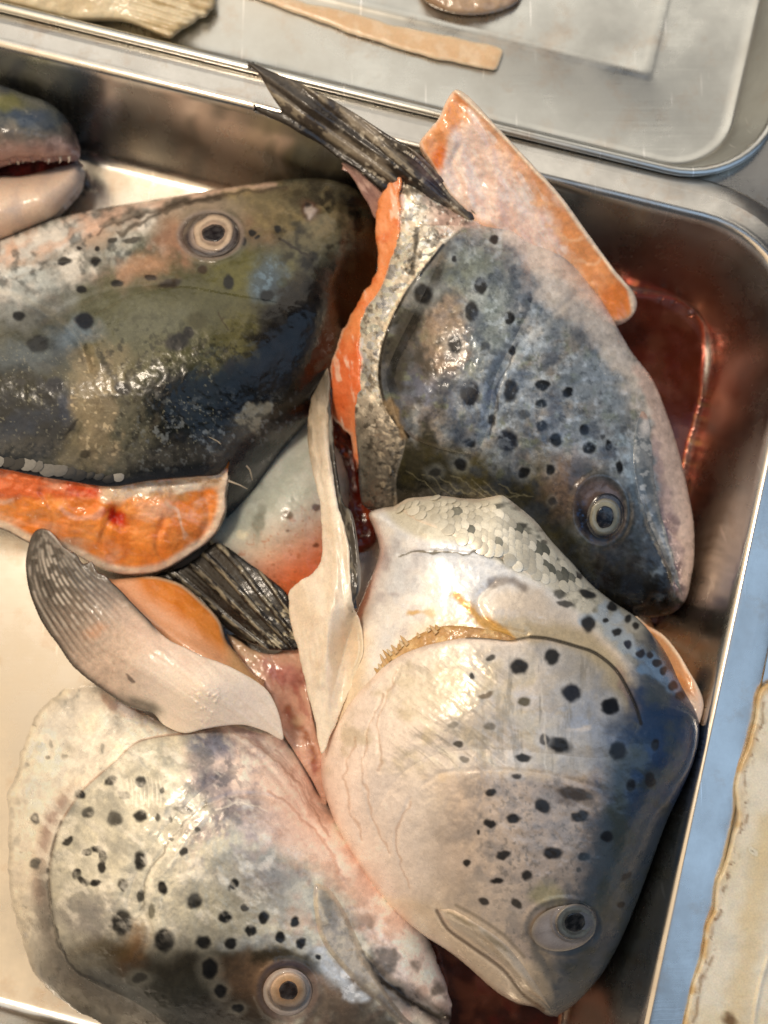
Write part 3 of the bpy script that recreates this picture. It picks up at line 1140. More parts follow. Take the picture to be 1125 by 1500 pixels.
    p.H += -1.0 * np.exp(-((p.X0 - 449) / 7) ** 2 - ((p.Y0 - 304) / 5) ** 2) + .9 * np.exp(-((p.X0 - 457) / 7) ** 2 - ((p.Y0 - 311) / 6) ** 2)
    # eye socket: dark ring, raised rim
    rr = np.hypot((p.X0 - 308) / 49, (p.Y0 - 344) / 37)
    p.mix(np.exp(-((rr - .93) / .09) ** 2) * .7, '8d8078')
    p.mix(np.exp(-((rr - .82) / .09) ** 2) * .8, '3f3430')
    p.H += 1.1 * np.exp(-((rr - 1.0) / .10) ** 2) - 1.6 * (1 - sm(.6, .95, rr))
    # bony lines
    p.step([(150, 455), (200, 430), (260, 420), (330, 430), (390, 440)], 20, -.8)
    p.ridge([(-20, 424), (50, 452), (110, 494), (130, 540)], 7, -1.6)
    p.ridge([(-20, 410), (54, 436), (122, 482), (146, 530)], 9, 1.0)
    p.ridge([(60, 470), (120, 440), (170, 424), (250, 414)], 6, -1.0)
    p.ridge([(20, 396), (90, 372), (170, 366)], 9, 1.2)
    p.ridge([(10, 408), (80, 386), (150, 380)], 4, -1.0)
    p.ridge([(330, 560), (400, 500), (450, 430)], 26, 1.0)
    p.ridge([(60, 384), (130, 346), (215, 312), (320, 285), (420, 274)], 5, -1.3)
    p.ridge([(60, 372), (130, 334), (215, 301), (320, 277), (420, 268)], 6, .8)
    p.band([(140, 340), (215, 312), (320, 285), (420, 274)], 2.2, '3c322a', .7, .7)
    p.band([(60, 366), (130, 330), (215, 299), (320, 276), (400, 268)], 4, 'd8b8a4', .9, .6)
    p.ridge([(150, 372), (230, 325), (270, 305)], 5, -.9)
    for k in range(4):
        p.ridge([(20 + 20 * k, 402 + 10 * k), (70 + 16 * k, 384 + 6 * k), (110 + 15 * k, 385 + 5 * k)], 5, -.45)
    p.rough(34, .8)
    p.rough(9, .22, 9)
    p.grain(5, .22)
    p.grain(20, .18, 9)
    p.R = np.clip(p.R + .14 * (fbm(p.X0, p.Y0, 26, 21) - .5), .18, .6)
    p.nz(60, None, .45, .6, .2, met=.3, msk=sm(430, 520, p.Y) * sm(380, 250, p.X))


A_SKIN = [(-150, 400), (-60, 372), (0, 352), (79, 321), (143, 306), (215, 294), (318, 277), (373, 269), (443, 261), (488, 264), (520, 276),
          (541, 300), (551, 340), (552, 385), (543, 430), (528, 480), (505, 540), (470, 595), (440, 628), (414, 659), (370, 727), (336, 764), (333, 720),
          (334, 690), (338, 666), (323, 692), (288, 697), (224, 703), (160, 712), (106, 705), (51, 696), (0, 686), (-150, 680)]
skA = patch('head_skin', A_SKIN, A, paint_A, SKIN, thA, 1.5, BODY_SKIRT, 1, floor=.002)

for k in range(13):
    x = -6 + 15 * k + RNG.uniform(-2, 2)
    y = np.interp(x, [-150, 0, 51, 106, 160, 224], [682, 686, 695, 705, 712, 703]) - 13 + RNG.uniform(-3, 2)
    put_scale(skA, A, x, y, .25, 1, (1.25 if x < 120 else .9), 2, .0002)

# cut flesh
A_FL = [(-150, 672), (0, 680), (51, 690), (106, 699), (160, 706), (224, 697), (288, 690), (323, 684), (336, 668), (337, 690), (332, 722), (330, 752), (314, 784), (278, 813), (240, 835),
        (208, 842), (179, 842), (147, 833), (106, 811), (70, 802), (45, 797), (0, 775), (-150, 740)]
zAf = rbf([(-150, 672, 64), (0, 682, 66), (106, 699, 63), (224, 697, 59), (323, 684, 55), (337, 672, 56), (331, 740, 46), (300, 790, 37), (208, 842, 34), (147, 833, 35),
           (45, 797, 40), (0, 775, 43), (-150, 740, 48), (150, 770, 53), (240, 770, 52), (60, 745, 55)])


def paint_Af(p):
    p.C[:] = lin('f2903e')
    p.nz(40, 'f5a25a', .45, .65, .7)
    p.nz(26, 'ec7c30', .5, .68, .5)
    p.poly([(-150, 670), (60, 690), (160, 712), (140, 735), (100, 725), (0, 730), (-150, 720)], 'ea6c40', 8, .75)
    p.blob(120, 718, 26, 12, 'e04a26', .6, .85, 10)
    p.poly([(150, 712), (230, 702), (325, 686), (332, 715), (300, 712), (250, 720), (190, 735)], 'e3c09c', 7, .95)
    p.blob(225, 715, 17, 7, 'f1dcc4', .5, .9)
    p.blob(272, 712, 24, 8, 'f0d9bd', .5, .9)
    p.blob(250, 725, 30, 8, 'c99a62', .6, .7)
    p.blob(235, 745, 18, 13, 'f2b48e', .5, .8)
    p.band([(240, 735), (262, 755), (275, 785)], 2.5, 'f6c8a4', .6, .8)
    p.blob(172, 757, 9, 15, 'c83412', .5, .9, -20)
    p.blob(150, 752, 9, 4, 'd24a20', .5, .8, -20)
    p.band([(90, 748), (125, 762), (150, 748)], 5, 'f5b79a', .7, .7)
    p.band([(0, 735), (20, 730)], 4, 'f6c2a4', .7, .7)
    p.nz(18, 'f7c8a6', .58, .72, .45, 2.6, 12)
    p.nz(26, 'f9d8c0', .62, .74, .5, 3, -25)
    p.nz(30, 'e87c34', .6, .76, .4)
    p.band([(158, 726), (190, 722), (225, 714), (275, 708), (322, 700)], 10, 'e8caa8', .6, .9)
    p.nz(6, 'b98a58', .55, .68, .7, msk=np.exp(-((p.Y0 - np.interp(p.X0, [150, 225, 325], [728, 718, 702])) / 8) ** 2) * sm(150, 180, p.X0))
    p.blob(222, 716, 15, 6, 'f4e2cc', .4, .95, -5)
    p.blob(268, 712, 20, 7, 'f4e0c8', .4, .95, -5)
    p.blob(172, 757, 9, 15, 'c22e10', .5, .9, -20)
    e = p.D + 5 * (fbm(p.X0, p.Y0, 24, 6) - .5)
    low = sm(-8, 8, p.Y0 - np.interp(p.X0, [-150, 0, 150, 250, 300, 340], [710, 730, 790, 790, 745, 680]))
    p.mix((1 - sm(8, 17, e)) * low, 'f3d6b8')
    p.mix((1 - sm(1, 3, e)) * low, '57463a')
    p.R[:] = .25
    p.H += 1.5 * np.exp(-((p.X0 - 225) / 16) ** 2 - ((p.Y0 - 715) / 7) ** 2) + 1.5 * np.exp(-((p.X0 - 272) / 22) ** 2 - ((p.Y0 - 712) / 6) ** 2)
    p.H += -4.0 * np.exp(-((p.X0 - 172) / 9) ** 2 - ((p.Y0 - 757) / 14) ** 2) + 2 * np.exp(-((p.X0 - 240) / 16) ** 2 - ((p.Y0 - 747) / 12) ** 2)
    p.ridge([(90, 745), (125, 758), (152, 742)], 10, 2)
    p.ridge([(150, 775), (200, 800), (280, 770)], 14, 1.2)
    p.ridge([(0, 720), (60, 740), (100, 780)], 14, 1.2)
    p.rough(34, 2.6)
    p.rough(14, .9, 8)
    p.rough(26, 2.2, 18, 2.5, 15)
    p.ridge([(170, 745), (150, 790), (170, 825)], 5, -1.6)
    p.ridge([(240, 760), (230, 800), (245, 825)], 5, -1.4)
    p.ridge([(60, 720), (80, 760), (70, 790)], 5, -1.4)
    p.ridge([(300, 720), (305, 760), (290, 795)], 5, -1.2)
    p.grain(9, .18)


patch('cut_flesh', A_FL, lambda X, Y, D: zAf(X, Y), paint_Af, FLESH, thA, 1.6, BODY_SKIRT, 2, floor=.003, edge=6, edge_h=1.5)
make_eye(thA, lambda X, Y: A(X, Y), 310, 344, (42, 32), (31, 28), (18, 14), (313, 341), dict(
    ball=[(0, '8a7a70'), (.7, '9a8c84'), (.85, '3a3232'), (1, '54483f')],
    iris=[(0, 'a08878'), (.5, 'b59e8c'), (.62, '93806f'), (.75, 'cdb9a2'), (.9, 'b5a08c'), (1, '2b2524')],
    pupil=[(0, '1c1618'), (.8, '181214'), (1, '3a302e')]), -8, .6)


def P3(pts):
    return np.array([unproj(a, b, c) for a, b, c in pts])


for pts in ([(333, 664, .057), (329, 655, .062), (318, 646, .068), (306, 640, .072)], [(334, 704, .052), (350, 710, .050), (362, 716, .046)], [(357, 678, .048), (366, 688, .044), (370, 704, .040)]):
    tube('membrane_strand', P3(pts), .0006, FAT, thA, 'c9b79e')

# ================================================================== FISH HEAD, upper right (blue grey, dark fin)
B_OUT = [(588, 242), (606, 246), (622, 262), (644, 289), (675, 306), (708, 320), (759, 321), (780, 347), (823, 364), (857, 407), (887, 449), (924, 513), (956, 556),
         (980, 615), (999, 679), (1008, 720), (1016, 765), (1017, 815), (1012, 850), (1004, 880), (985, 898), (940, 905), (880, 900), (800, 860), (700, 800), (620, 775), (545, 748),
         (530, 735), (524, 663), (518, 600), (518, 540), (519, 476), (535, 450), (556, 423), (568, 390), (575, 350), (576, 300), (578, 262)]
B = Fish(B_OUT, [(588, 242, 70), (644, 289, 68), (577, 300, 68), (520, 500, 62), (522, 650, 56), (540, 745, 48), (759, 321, 58), (700, 400, 82), (620, 430, 80), (600, 600, 78),
                 (760, 520, 88), (700, 600, 84), (660, 700, 66), (760, 740, 62), (857, 420, 58), (850, 560, 78), (956, 570, 46), (889, 754, 66), (960, 700, 56), (1005, 800, 46),
                 (1000, 870, 44), (930, 880, 40), (800, 850, 46), (1010, 700, 40), (640, 780, 44)], 55, 12)
thB = thing('cut_salmon', 'blue grey spotted salmon head with a dark raised fin, beside the red puddle', 'salmon head', 760, 560, 0, 'salmon heads in the tray')


def paint_B(p):
    p.C[:] = lin('7c8288')
    p.M[:] = .12
    p.nz(55, '969794', .42, .62, .8)
    p.nz(26, '606a74', .48, .64, .75)
    p.nz(34, '8a7c6a', .5, .66, .65)
    # brownish rear of the gill cover
    p.poly([(640, 430), (680, 410), (690, 500), (640, 570), (580, 600), (570, 520)], '7d6c5c', 22, .75)
    p.blob(600, 500, 26, 50, '4c443c', .7, .7)
    p.blob(640, 570, 70, 22, '4a5878', .8, .75, 10)
    p.nz(18, '2e4068', .52, .66, .7, msk=np.exp(-((p.X - 660) / 70) ** 2 - ((p.Y - 580) / 40) ** 2))
    p.blob(580, 560, 30, 60, '5a6472', .8, .6)
    # pale upper side
    p.poly([(720, 330), (780, 345), (860, 410), (930, 520), (975, 620), (940, 610), (880, 520), (800, 440), (760, 400)], 'b6aea4', 18, .9)
    p.nz(30, 'cfc8bc', .45, .62, .8, msk=sm(700, 800, p.X) * sm(560, 470, p.Y))
    p.nz(18, '9aa6b0', .5, .64, .75, msk=sm(680, 780, p.X) * sm(600, 520, p.Y))
    p.nz(14, '727a5e', .58, .68, .6)
    p.poly([(660, 360), (740, 340), (780, 380), (760, 470), (720, 560), (690, 480)], '7b848a', 18, .55)
    p.nz(16, 'a8b2b8', .52, .66, .4, msk=sm(620, 700, p.X))
    p.nz(11, '4d5860', .56, .68, .4)
    p.poly([(640, 440), (668, 420), (684, 470), (676, 530), (650, 560), (625, 540), (622, 480)], '8d7a68', 14, .75)
    p.band([(640, 400), (606, 450), (584, 500), (574, 560)], 12, '34322c', .9, .75)
    p.nz(20, '34322a', .48, .64, .7, msk=sm(700, 640, p.X) * sm(360, 400, p.Y))
    p.blob(690, 400, 34, 40, '6d7668', .9, .7)
    p.blob(720, 460, 26, 60, '77827e', .9, .6, 10)
    p.blob(850, 470, 50, 34, '9aa0a2', .8, .6)
    p.blob(880, 560, 50, 50, '8694a0', .8, .6)
    p.band([(724, 620), (741, 560), (771, 505), (800, 474)], 5, 'a6b4bf', .9, .4)
    # olive to brown back, lower left, dark snout
    p.poly([(520, 650), (600, 640), (660, 660), (740, 690), (800, 700), (850, 790), (900, 830), (1010, 860), (990, 920), (700, 860), (520, 780)], '4a4630', 26, .96)
    p.nz(26, '6a6030', .5, .64, .7, msk=sm(640, 690, p.Y) * sm(860, 760, p.X))
    p.poly([(520, 690), (600, 700), (700, 740), (800, 800), (880, 850), (1000, 880), (960, 920), (620, 860), (500, 760)], '2c2a20', 24, .9)
    p.nz(24, '3e2a1a', .5, .64, .7, msk=sm(760, 820, p.Y) * sm(780, 850, p.X))
    p.blob(960, 865, 60, 34, '1f1a14', .8, .85)
    p.blob(830, 690, 40, 40, '8d8074', .8, .7)
    p.blob(835, 720, 34, 40, '8a7260', .7, .8)
    p.blob(930, 790, 40, 50, '55585a', .8, .8, 20)
    p.blob(945, 720, 26, 60, '7e93a4', .8, .8, -20)
    p.nz(12, 'a3b5c2', .5, .62, .7, msk=np.exp(-((p.X - 938 - .3 * (p.Y - 720)) / 22) ** 2) * sm(600, 660, p.Y))
    # collar: silvery scaled strip
    col = Field([(575, 225), (630, 240), (660, 290), (720, 316), (690, 325), (649, 359), (622, 396), (595, 433), (568, 487), (557, 540), (561, 583), (575, 615), (593, 640),
                 (580, 700), (575, 760), (500, 770), (500, 450)])(p.X0, p.Y0)
    m = sm(-2, 3, col)
    p.mix(m, 'a99e8c')
    p.nz(30, '5a5348', .5, .64, .7, msk=m)
    p.nz(30, 'b9a68c', .5, .66, .8, msk=m)
    p.nz(26, '28251f', .40, .56, .9, msk=m * sm(570, 640, p.Y0))
    p.poly([(620, 262), (650, 286), (715, 318), (680, 335), (648, 355), (632, 330)], 'b59a8e', 5, .9)
    sc = m * sm(700, 660, p.X0 + .8 * (p.Y0 - 260) * (p.Y0 < 330)) * sm(275, 300, p.Y0)
    p.scales(sc, 12, 11, 105, .8, .75, 'f0e6d4', .9, .5)
    p.rough(10, 1.3, 77, msk=m)
    p.nz(6, 'f0e6d2', .62, .70, .8, msk=m * sm(690, 640, p.Y0))
    p.nz(8, '2c2822', .58, .70, .5, msk=m)
    p.mix(m * sm(560, 660, p.Y0) * .6, '2a2822')
    p.band([(649, 359), (620, 396), (593, 433), (567, 487), (556, 540), (561, 583), (575, 612), (598, 640)], 2.4, '17140f', .5, .95, raw=True)
    p.band([(646, 355), (615, 393), (588, 431), (562, 485)], 2, 'dcc6a8', .5, .7, raw=True)
    p.band([(562, 586), (580, 612), (592, 632)], 6, '8f7a5c', .6, .8)
    p.band([(615, 330), (608, 380), (600, 400)], 4, '33302a', .7, .7)
    p.spots([(620, 431, 14, 15, '0e1014'), (704, 419, 9, 12), (691, 456, 10, 14, '161b26'), (746, 467, 8, 9), (667, 505, 10, 14), (776, 438, 4, 7, '2a2e34', .8), (804, 434, 4, 5),
             (688, 576, 15, 20, '1a2440'), (652, 567, 20, 12, '2a3a60', .55), (748, 572, 10, 17), (795, 564, 10, 8), (832, 574, 9, 7), (793, 592, 8, 7), (794, 624, 8, 9),
             (825, 613, 7, 6, '3a4248', .6), (814, 644, 9, 10), (856, 629, 8, 8), (863, 656, 9, 9), (892, 653, 5, 8), (907, 684, 5, 9), (743, 646, 14, 16, '14203e'),
             (689, 649, 9, 8), (674, 680, 9, 9), (637, 692, 9, 7, '1c1c14', .7), (768, 692, 8, 9), (806, 689, 6, 8), (720, 615, 6, 9, '1a2028', .85), (767, 607, 9, 7, '4a5258', .6),
             (751, 513, 5, 7), (724, 351, 7, 6, '1a1c20'), (711, 511, 6, 10, '3a4248', .7), (809, 735, 5, 6, '2a2620', .7), (666, 380, 4, 4), (884, 640, 4, 4, '33383c', .6)],
            '101216', halo='a9b0b2')
    p.nz(7, '39424c', .58, .74, .35, msk=sm(600, 680, p.X))
    p.nz(10, 'b9c6d2', .56, .74, .32, msk=sm(640, 720, p.X) * sm(720, 620, p.Y))
    p.nz(28, '3f4f66', .5, .66, .5, msk=sm(600, 680, p.X))
    p.poly([(740, 335), (790, 350), (860, 408), (920, 500), (955, 560), (960, 610), (900, 540), (850, 480), (790, 430)], 'c4bab0', 14, .75)
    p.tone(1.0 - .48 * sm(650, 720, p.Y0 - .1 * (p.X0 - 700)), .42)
    # lower jaw and throat, pale pink, along the right
    p.poly([(930, 530), (960, 556), (985, 615), (1003, 679), (1022, 760), (1024, 840), (1006, 890), (1000, 850), (985, 790), (965, 700), (955, 610), (940, 580)], 'dcc3b6', 6, .97)
    p.poly([(958, 640), (975, 700), (992, 770), (1003, 840), (1004, 886), (994, 850), (975, 790), (962, 710)], '9a858a', 4, .6)
    p.nz(12, '6a5560', .5, .62, .7, msk=np.exp(-((p.X - 985 - .17 * (p.Y - 790)) / 11) ** 2) * sm(700, 760, p.Y))
    # orbit
    rr = np.hypot((p.X0 - 880) / 42, (p.Y0 - 748) / 53)
    p.mix((1 - sm(.75, 1.0, rr)) * .8, '6f5f5c')
    cres = (1 - sm(.75, 1., rr)) * sm(2, 22, -(p.X0 - 880) * .8 + (p.Y0 - 752) * .7)
    p.mix(cres * .95, '1a1f2a')
    p.nz(8, '3c5a8a', .55, .68, .7, msk=cres)
    p.H += 1.3 * np.exp(-((rr - 1.0) / .12) ** 2) - 1.5 * (1 - sm(.6, .95, rr))
    p.blob(850, 690, 20, 14, '3a4048', .7, .7, -20)
    p.band([(862, 688), (892, 700), (912, 730), (925, 770), (935, 800)], 6, '2f3638', .8, .6)
    # relief lines
    p.ridge([(718, 640), (730, 570), (762, 503), (800, 470)], 3.5, -.35)
    p.band([(716, 640), (729, 570), (760, 503)], 1.6, '2c2f34', .6, .6)
    p.ridge([(800, 470), (850, 430), (880, 440)], 6, -.6)
    p.ridge([(850, 560), (910, 560), (945, 590)], 5, -.5)
    p.ridge([(925, 600), (930, 680), (950, 760), (990, 850)], 5, -1.2)
    for k in range(7):
        x = 600 + 22 * k
        p.band([(x, 690 + 3 * k), (x + 28, 715 + 2 * k), (x + 50, 728)], .9, '8a8468', .5, .35)
    p.rough(36, .9)
    p.rough(14, .5, 14)
    p.rough(6, .18, 9)
    p.grain(5, .3)
    p.grain(16, .22, 9)
    p.R = np.clip(p.R + .16 * (fbm(p.X0, p.Y0, 26, 21) - .5), .18, .6)
    p.nz(40, None, .5, .62, .22, met=.5)


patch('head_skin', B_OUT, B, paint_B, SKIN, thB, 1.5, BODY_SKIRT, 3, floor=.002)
B_GILL = [(708, 324), (678, 336), (649, 359), (620, 396), (593, 433), (567, 487), (556, 540), (561, 583), (576, 614), (600, 640), (650, 660), (700, 665), (728, 640), (740, 600), (760, 540), (790, 490),
          (800, 440), (785, 380), (760, 335)]
gB = Field([(600, 200), (640, 340), (556, 540), (561, 583), (590, 650), (690, 690), (722, 640), (735, 560), (765, 500), (790, 440), (780, 350), (765, 318), (740, 200)])
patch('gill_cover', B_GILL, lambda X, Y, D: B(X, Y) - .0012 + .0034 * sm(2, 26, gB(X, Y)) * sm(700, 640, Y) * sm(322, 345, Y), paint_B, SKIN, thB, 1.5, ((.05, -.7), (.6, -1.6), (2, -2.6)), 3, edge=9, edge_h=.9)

make_eye(thB, lambda X, Y: B(X, Y), 887, 756, (27, 34), (24, 29), (14, 18), (886, 757), dict(
    ball=[(0, '5a5050'), (.7, '4a4446'), (.9, '2a2a30'), (1, '22242a')],
    iris=[(0, '6a6656'), (.5, '7a7664'), (.72, 'b4ae94'), (.86, '85806e'), (1, '3a3a3c')],
    pupil=[(0, '0e1422'), (.8, '0c0f1a'), (1, '28282c')]), 12, 1.2)

# upper jaw bone and lower jaw
zB_j = lambda X, Y, D: B(X, Y) + .0008


def paint_Bj(p):
    paint_B(p)
    p.C[:] = lin('83898e')
    p.nz(14, '5c666e', .45, .6, .9)
    p.nz(10, 'b4b8ba', .55, .66, .8)
    p.blob(944, 612, 9, 22, 'e0dad6', .5, .95, -10)  # white highlight painted on the jaw bump
    p.blob(940, 604, 12, 6, 'c68f70', .5, .6)
    p.mix(sm(790, 850, p.Y0) * .6, '3a302c')


patch('upper_jaw', [(934, 612), (940, 600), (949, 606), (955, 640), (958, 690), (966, 740), (980, 790), (994, 840), (1001, 876), (990, 860), (972, 815), (950, 765), (934, 720), (927, 670), (929, 632)],
      zB_j, paint_Bj, SKIN, thB, 1.4, ((0, -.8), (.8, -2)), 4, edge=7, edge_h=1.3)

# cut flesh behind the collar
B_FL = [(581, 244), (572, 252), (556, 300), (549, 335), (552, 385), (545, 412), (526, 438), (510, 466), (494, 492), (487, 520), (479, 561), (479, 599), (488, 612), (512, 640), (518, 668), (530, 690),
        (532, 600), (528, 540), (530, 480), (545, 448), (566, 420), (580, 388), (586, 345), (587, 300), (590, 262)]
zBf = rbf([(581, 244, 68), (556, 300, 61), (549, 340, 58), (586, 330, 66), (545, 412, 55), (494, 492, 47), (479, 570, 42), (530, 480, 60), (530, 600, 56), (514, 645, 40), (532, 690, 46)])


def paint_Bf(p):
    p.C[:] = lin('e89058')
    p.mix(sm(470, 540, p.Y0), 'e27848')
    p.nz(9, 'f6d2b8', .60, .70, .8, 4, 78)
    p.mix(sm(560, 620, p.Y0) * sm(500, 520, p.X0) * .6, 'd98a5c')
    p.nz(14, 'f5a878', .55, .68, .7, 2.5, 75)
    p.nz(20, 'd8622c', .52, .68, .5)
    p.mix((1 - sm(2, 5, p.D)) * sm(0, 20, 520 - p.X0 - 0 * p.Y0) * .7, 'f4c6a4')
    p.R[:] = .22
    p.rough(18, 1.6, 5, 2, 75)
    p.rough(7, .6, 8)


patch('cut_flesh', B_FL, lambda X, Y, D: zBf(X, Y), paint_Bf, FLESH, thB, 1.5, ((0, -1), (1, -4), (3, -14), (4, -30)), 6, floor=.004, edge=6, edge_h=2.0, wob=6, wobs=22)


def paint_Bi(p):
    p.C[:] = lin('4c140c')
    p.nz(24, '6a2012', .45, .65, .8)
    p.blob(498, 700, 12, 60, '3c0d08', .7, .7)
    p.nz(12, 'c05a30', .6, .7, .7, 2, 60)
    p.R[:] = .2
    p.rough(16, 1.6)


patch('inner_flesh', [(478, 575), (500, 590), (520, 640), (530, 690), (545, 740), (556, 775), (548, 800), (520, 812), (490, 800), (470, 740), (462, 660)],
      lambda X, Y, D: .020 + 0 * X, paint_Bi, FLESH, thB, 2, ((0, -2), (2, -20)), 7, floor=.003, edge=14, edge_h=6)


# ---- fins
def fin_paint(ox, oy, k, h, base, tip, tipmap, streak, a=.7, seed=0, dark=None):
    def f(p):
        p.C[:] = lin(base)
        t = tipmap(p.X0, p.Y0)
        p.mix(t, tip)
        ang = np.arctan2(p.Y0 - oy, p.X0 - ox)
        ang = ang + .012 * (fbm(p.X0, p.Y0, 60, seed, 2) - .5)
        w = np.cos(ang * k)
        ray = sm(.1, .9, w)
        seg = fbm(np.hypot(p.X0 - ox, p.Y0 - oy), ang * k * 14, 11, seed + 4, 2)
        p.H += h * (ray - .5) * (.7 + .6 * seg)
        p.mix(ray * sm(.42, .62, seg) * a, streak)
        if dark:
            p.mix((1 - ray) * .5, dark)
        p.rough(30, .7, 3)
        p.rough(7, .15, 6)
        p.grain(6, .3)
        p.R[:] = .36
    return f


B_FIN = [(361, 90), (372, 93), (404, 107), (430, 117), (452, 128), (494, 150), (532, 173), (570, 198), (612, 224), (641, 253), (664, 280), (700, 318), (660, 320), (600, 300), (590, 262), (575, 270),
         (561, 280), (540, 262), (519, 246), (496, 232), (470, 212), (440, 196), (417, 182), (395, 172), (378, 163), (369, 150), (378, 156), (389, 158), (401, 164), (413, 163), (404, 150), (394, 134),
         (387, 122), (378, 108)]
zfB = rbf([(361, 90, 76), (404, 107, 78), (369, 150, 71), (470, 212, 68), (494, 150, 80), (612, 224, 78), (560, 275, 64), (700, 318, 64), (600, 300, 60), (450, 160, 79)])
fp = fin_paint(800, 420, 62, .9, '3a332c', '5a5046', lambda X, Y: sm(560, 380, X) * .5, 'a39780', .6, 3, '17130f')


def paint_Bfin(p):
    fp(p)
    d = p.Y0 - (90 + (p.X0 - 361) * .70)
    p.mix(sm(24, 42, d) * .75, '1b1613')
    p.nz(16, '8d8272', .55, .68, .7, 4, 36, msk=sm(46, 20, d))
    p.nz(10, 'c4bba8', .66, .74, .7, msk=sm(480, 540, p.X0))
    p.blob(626, 250, 12, 30, '6a5c60', .6, .7, -40)
    p.blob(640, 280, 10, 20, '1c1f30', .6, .8, -40)
    p.H += 1.6 * np.exp(-((d - 2) / 8) ** 2) - 1.2 * np.exp(-((d - 34) / 8) ** 2)


fb = patch('pectoral_fin', B_FIN, lambda X, Y, D: zfB(X, Y), paint_Bfin, FIN, thB, 1.3, SHEET, 8, edge=5, edge_h=.9)


def paint_mem(p):
    p.C[:] = lin('b08a7e')
    p.nz(14, '8a6a64', .5, .62, .7, 3, 60)
    p.nz(8, 'd0aea0', .55, .66, .7, 3, 60)
    p.rough(8, .8, 3, 3, 60)


patch('fin_membrane', [(500, 238), (520, 246), (545, 268), (562, 284), (572, 300), (560, 320), (549, 320), (540, 300), (530, 285), (520, 266), (508, 250)],
      lambda X, Y, D: zfB(X, Y) - .006, paint_mem, FIN, fb, 1.5, SHEET, 9, edge=4, edge_h=.8)

# ---- slab of salmon behind the blue grey head
S_OUT = [(615, 211), (626, 193), (643, 173), (652, 152), (663, 134), (670, 131), (688, 142), (726, 183), (771, 231), (821, 286), (861, 341), (902, 397), (926, 425), (933, 443), (929, 458), (916, 470),
         (898, 471), (870, 430), (800, 380), (720, 350), (690, 320), (655, 280), (632, 240)]
zS = rbf([(668, 130, 92), (615, 211, 80), (726, 183, 88), (821, 286, 74), (902, 397, 54), (930, 450, 40), (898, 471, 38), (850, 400, 48), (720, 340, 60), (700, 240, 76), (645, 265, 72)])
slab = thing('salmon_slab', 'orange and pink slab of salmon with pale skin edge behind the blue grey head', 'fish piece', 760, 280, .0)


def paint_S(p):
    p.C[:] = lin('eab48c')
    p.poly([(630, 250), (660, 190), (690, 180), (740, 230), (790, 300), (830, 370), (760, 350), (690, 310)], 'f1d6c8', 14, .95)
    p.nz(24, 'f4e2d8', .48, .64, .8, 2, 50, msk=sm(880, 780, p.X))
    p.nz(8, 'fbeee6', .58, .68, .6, 4, 60)
    p.nz(15, 'e2b4a2', .55, .68, .5, 2, 60, msk=sm(880, 780, p.X))
    p.poly([(612, 212), (645, 172), (668, 128), (690, 145), (670, 180), (655, 215), (645, 250)], 'eb9f62', 9, .85)
    p.blob(640, 232, 12, 22, 'e87a28', .6, .9, 20)
    p.poly([(780, 250), (830, 310), (910, 400), (935, 445), (910, 475), (860, 410), (820, 340)], 'e39a60', 14, .9)
    p.blob(905, 440, 24, 30, 'e8853c', .6, .8)
    for q in ([(800, 330), (835, 350), (850, 345)], [(840, 380), (870, 385), (885, 378)], [(780, 300), (815, 300)]):
        p.band(q, 3, 'f0c098', .7, .7)
    rim = np.interp(p.Y0, [130, 183, 231, 286, 341, 397, 425, 470], [668, 726, 771, 821, 861, 902, 926, 935]) - p.X0
    p.mix(1 - sm(5, 11, rim + 4 * (fbm(p.X0, p.Y0, 16, 4) - .5)), 'ecd6bd')
    p.mix((1 - sm(1, 5, p.D)) * .6, 'f3dcc6')
    p.R[:] = .26
    p.H += 1.4 * np.exp(-((rim - 4) / 6) ** 2)
    p.ridge([(655, 190), (680, 240), (690, 300)], 10, 1.4)
    p.ridge([(690, 190), (720, 240), (730, 320)], 12, 1.6)
    p.ridge([(672, 215), (662, 245), (675, 270)], 5, -1.2)
    p.rough(34, 3.0, 4, 1.6, 55)
    p.rough(12, .5, 7)
    p.grain(7, .15)


patch('slab_flesh', S_OUT, lambda X, Y, D: zS(X, Y), paint_S, FLESH, slab, 1.5, ((-.3, -1), (0, -4), (1, -9), (3, -13)), 10, edge=7, edge_h=2)

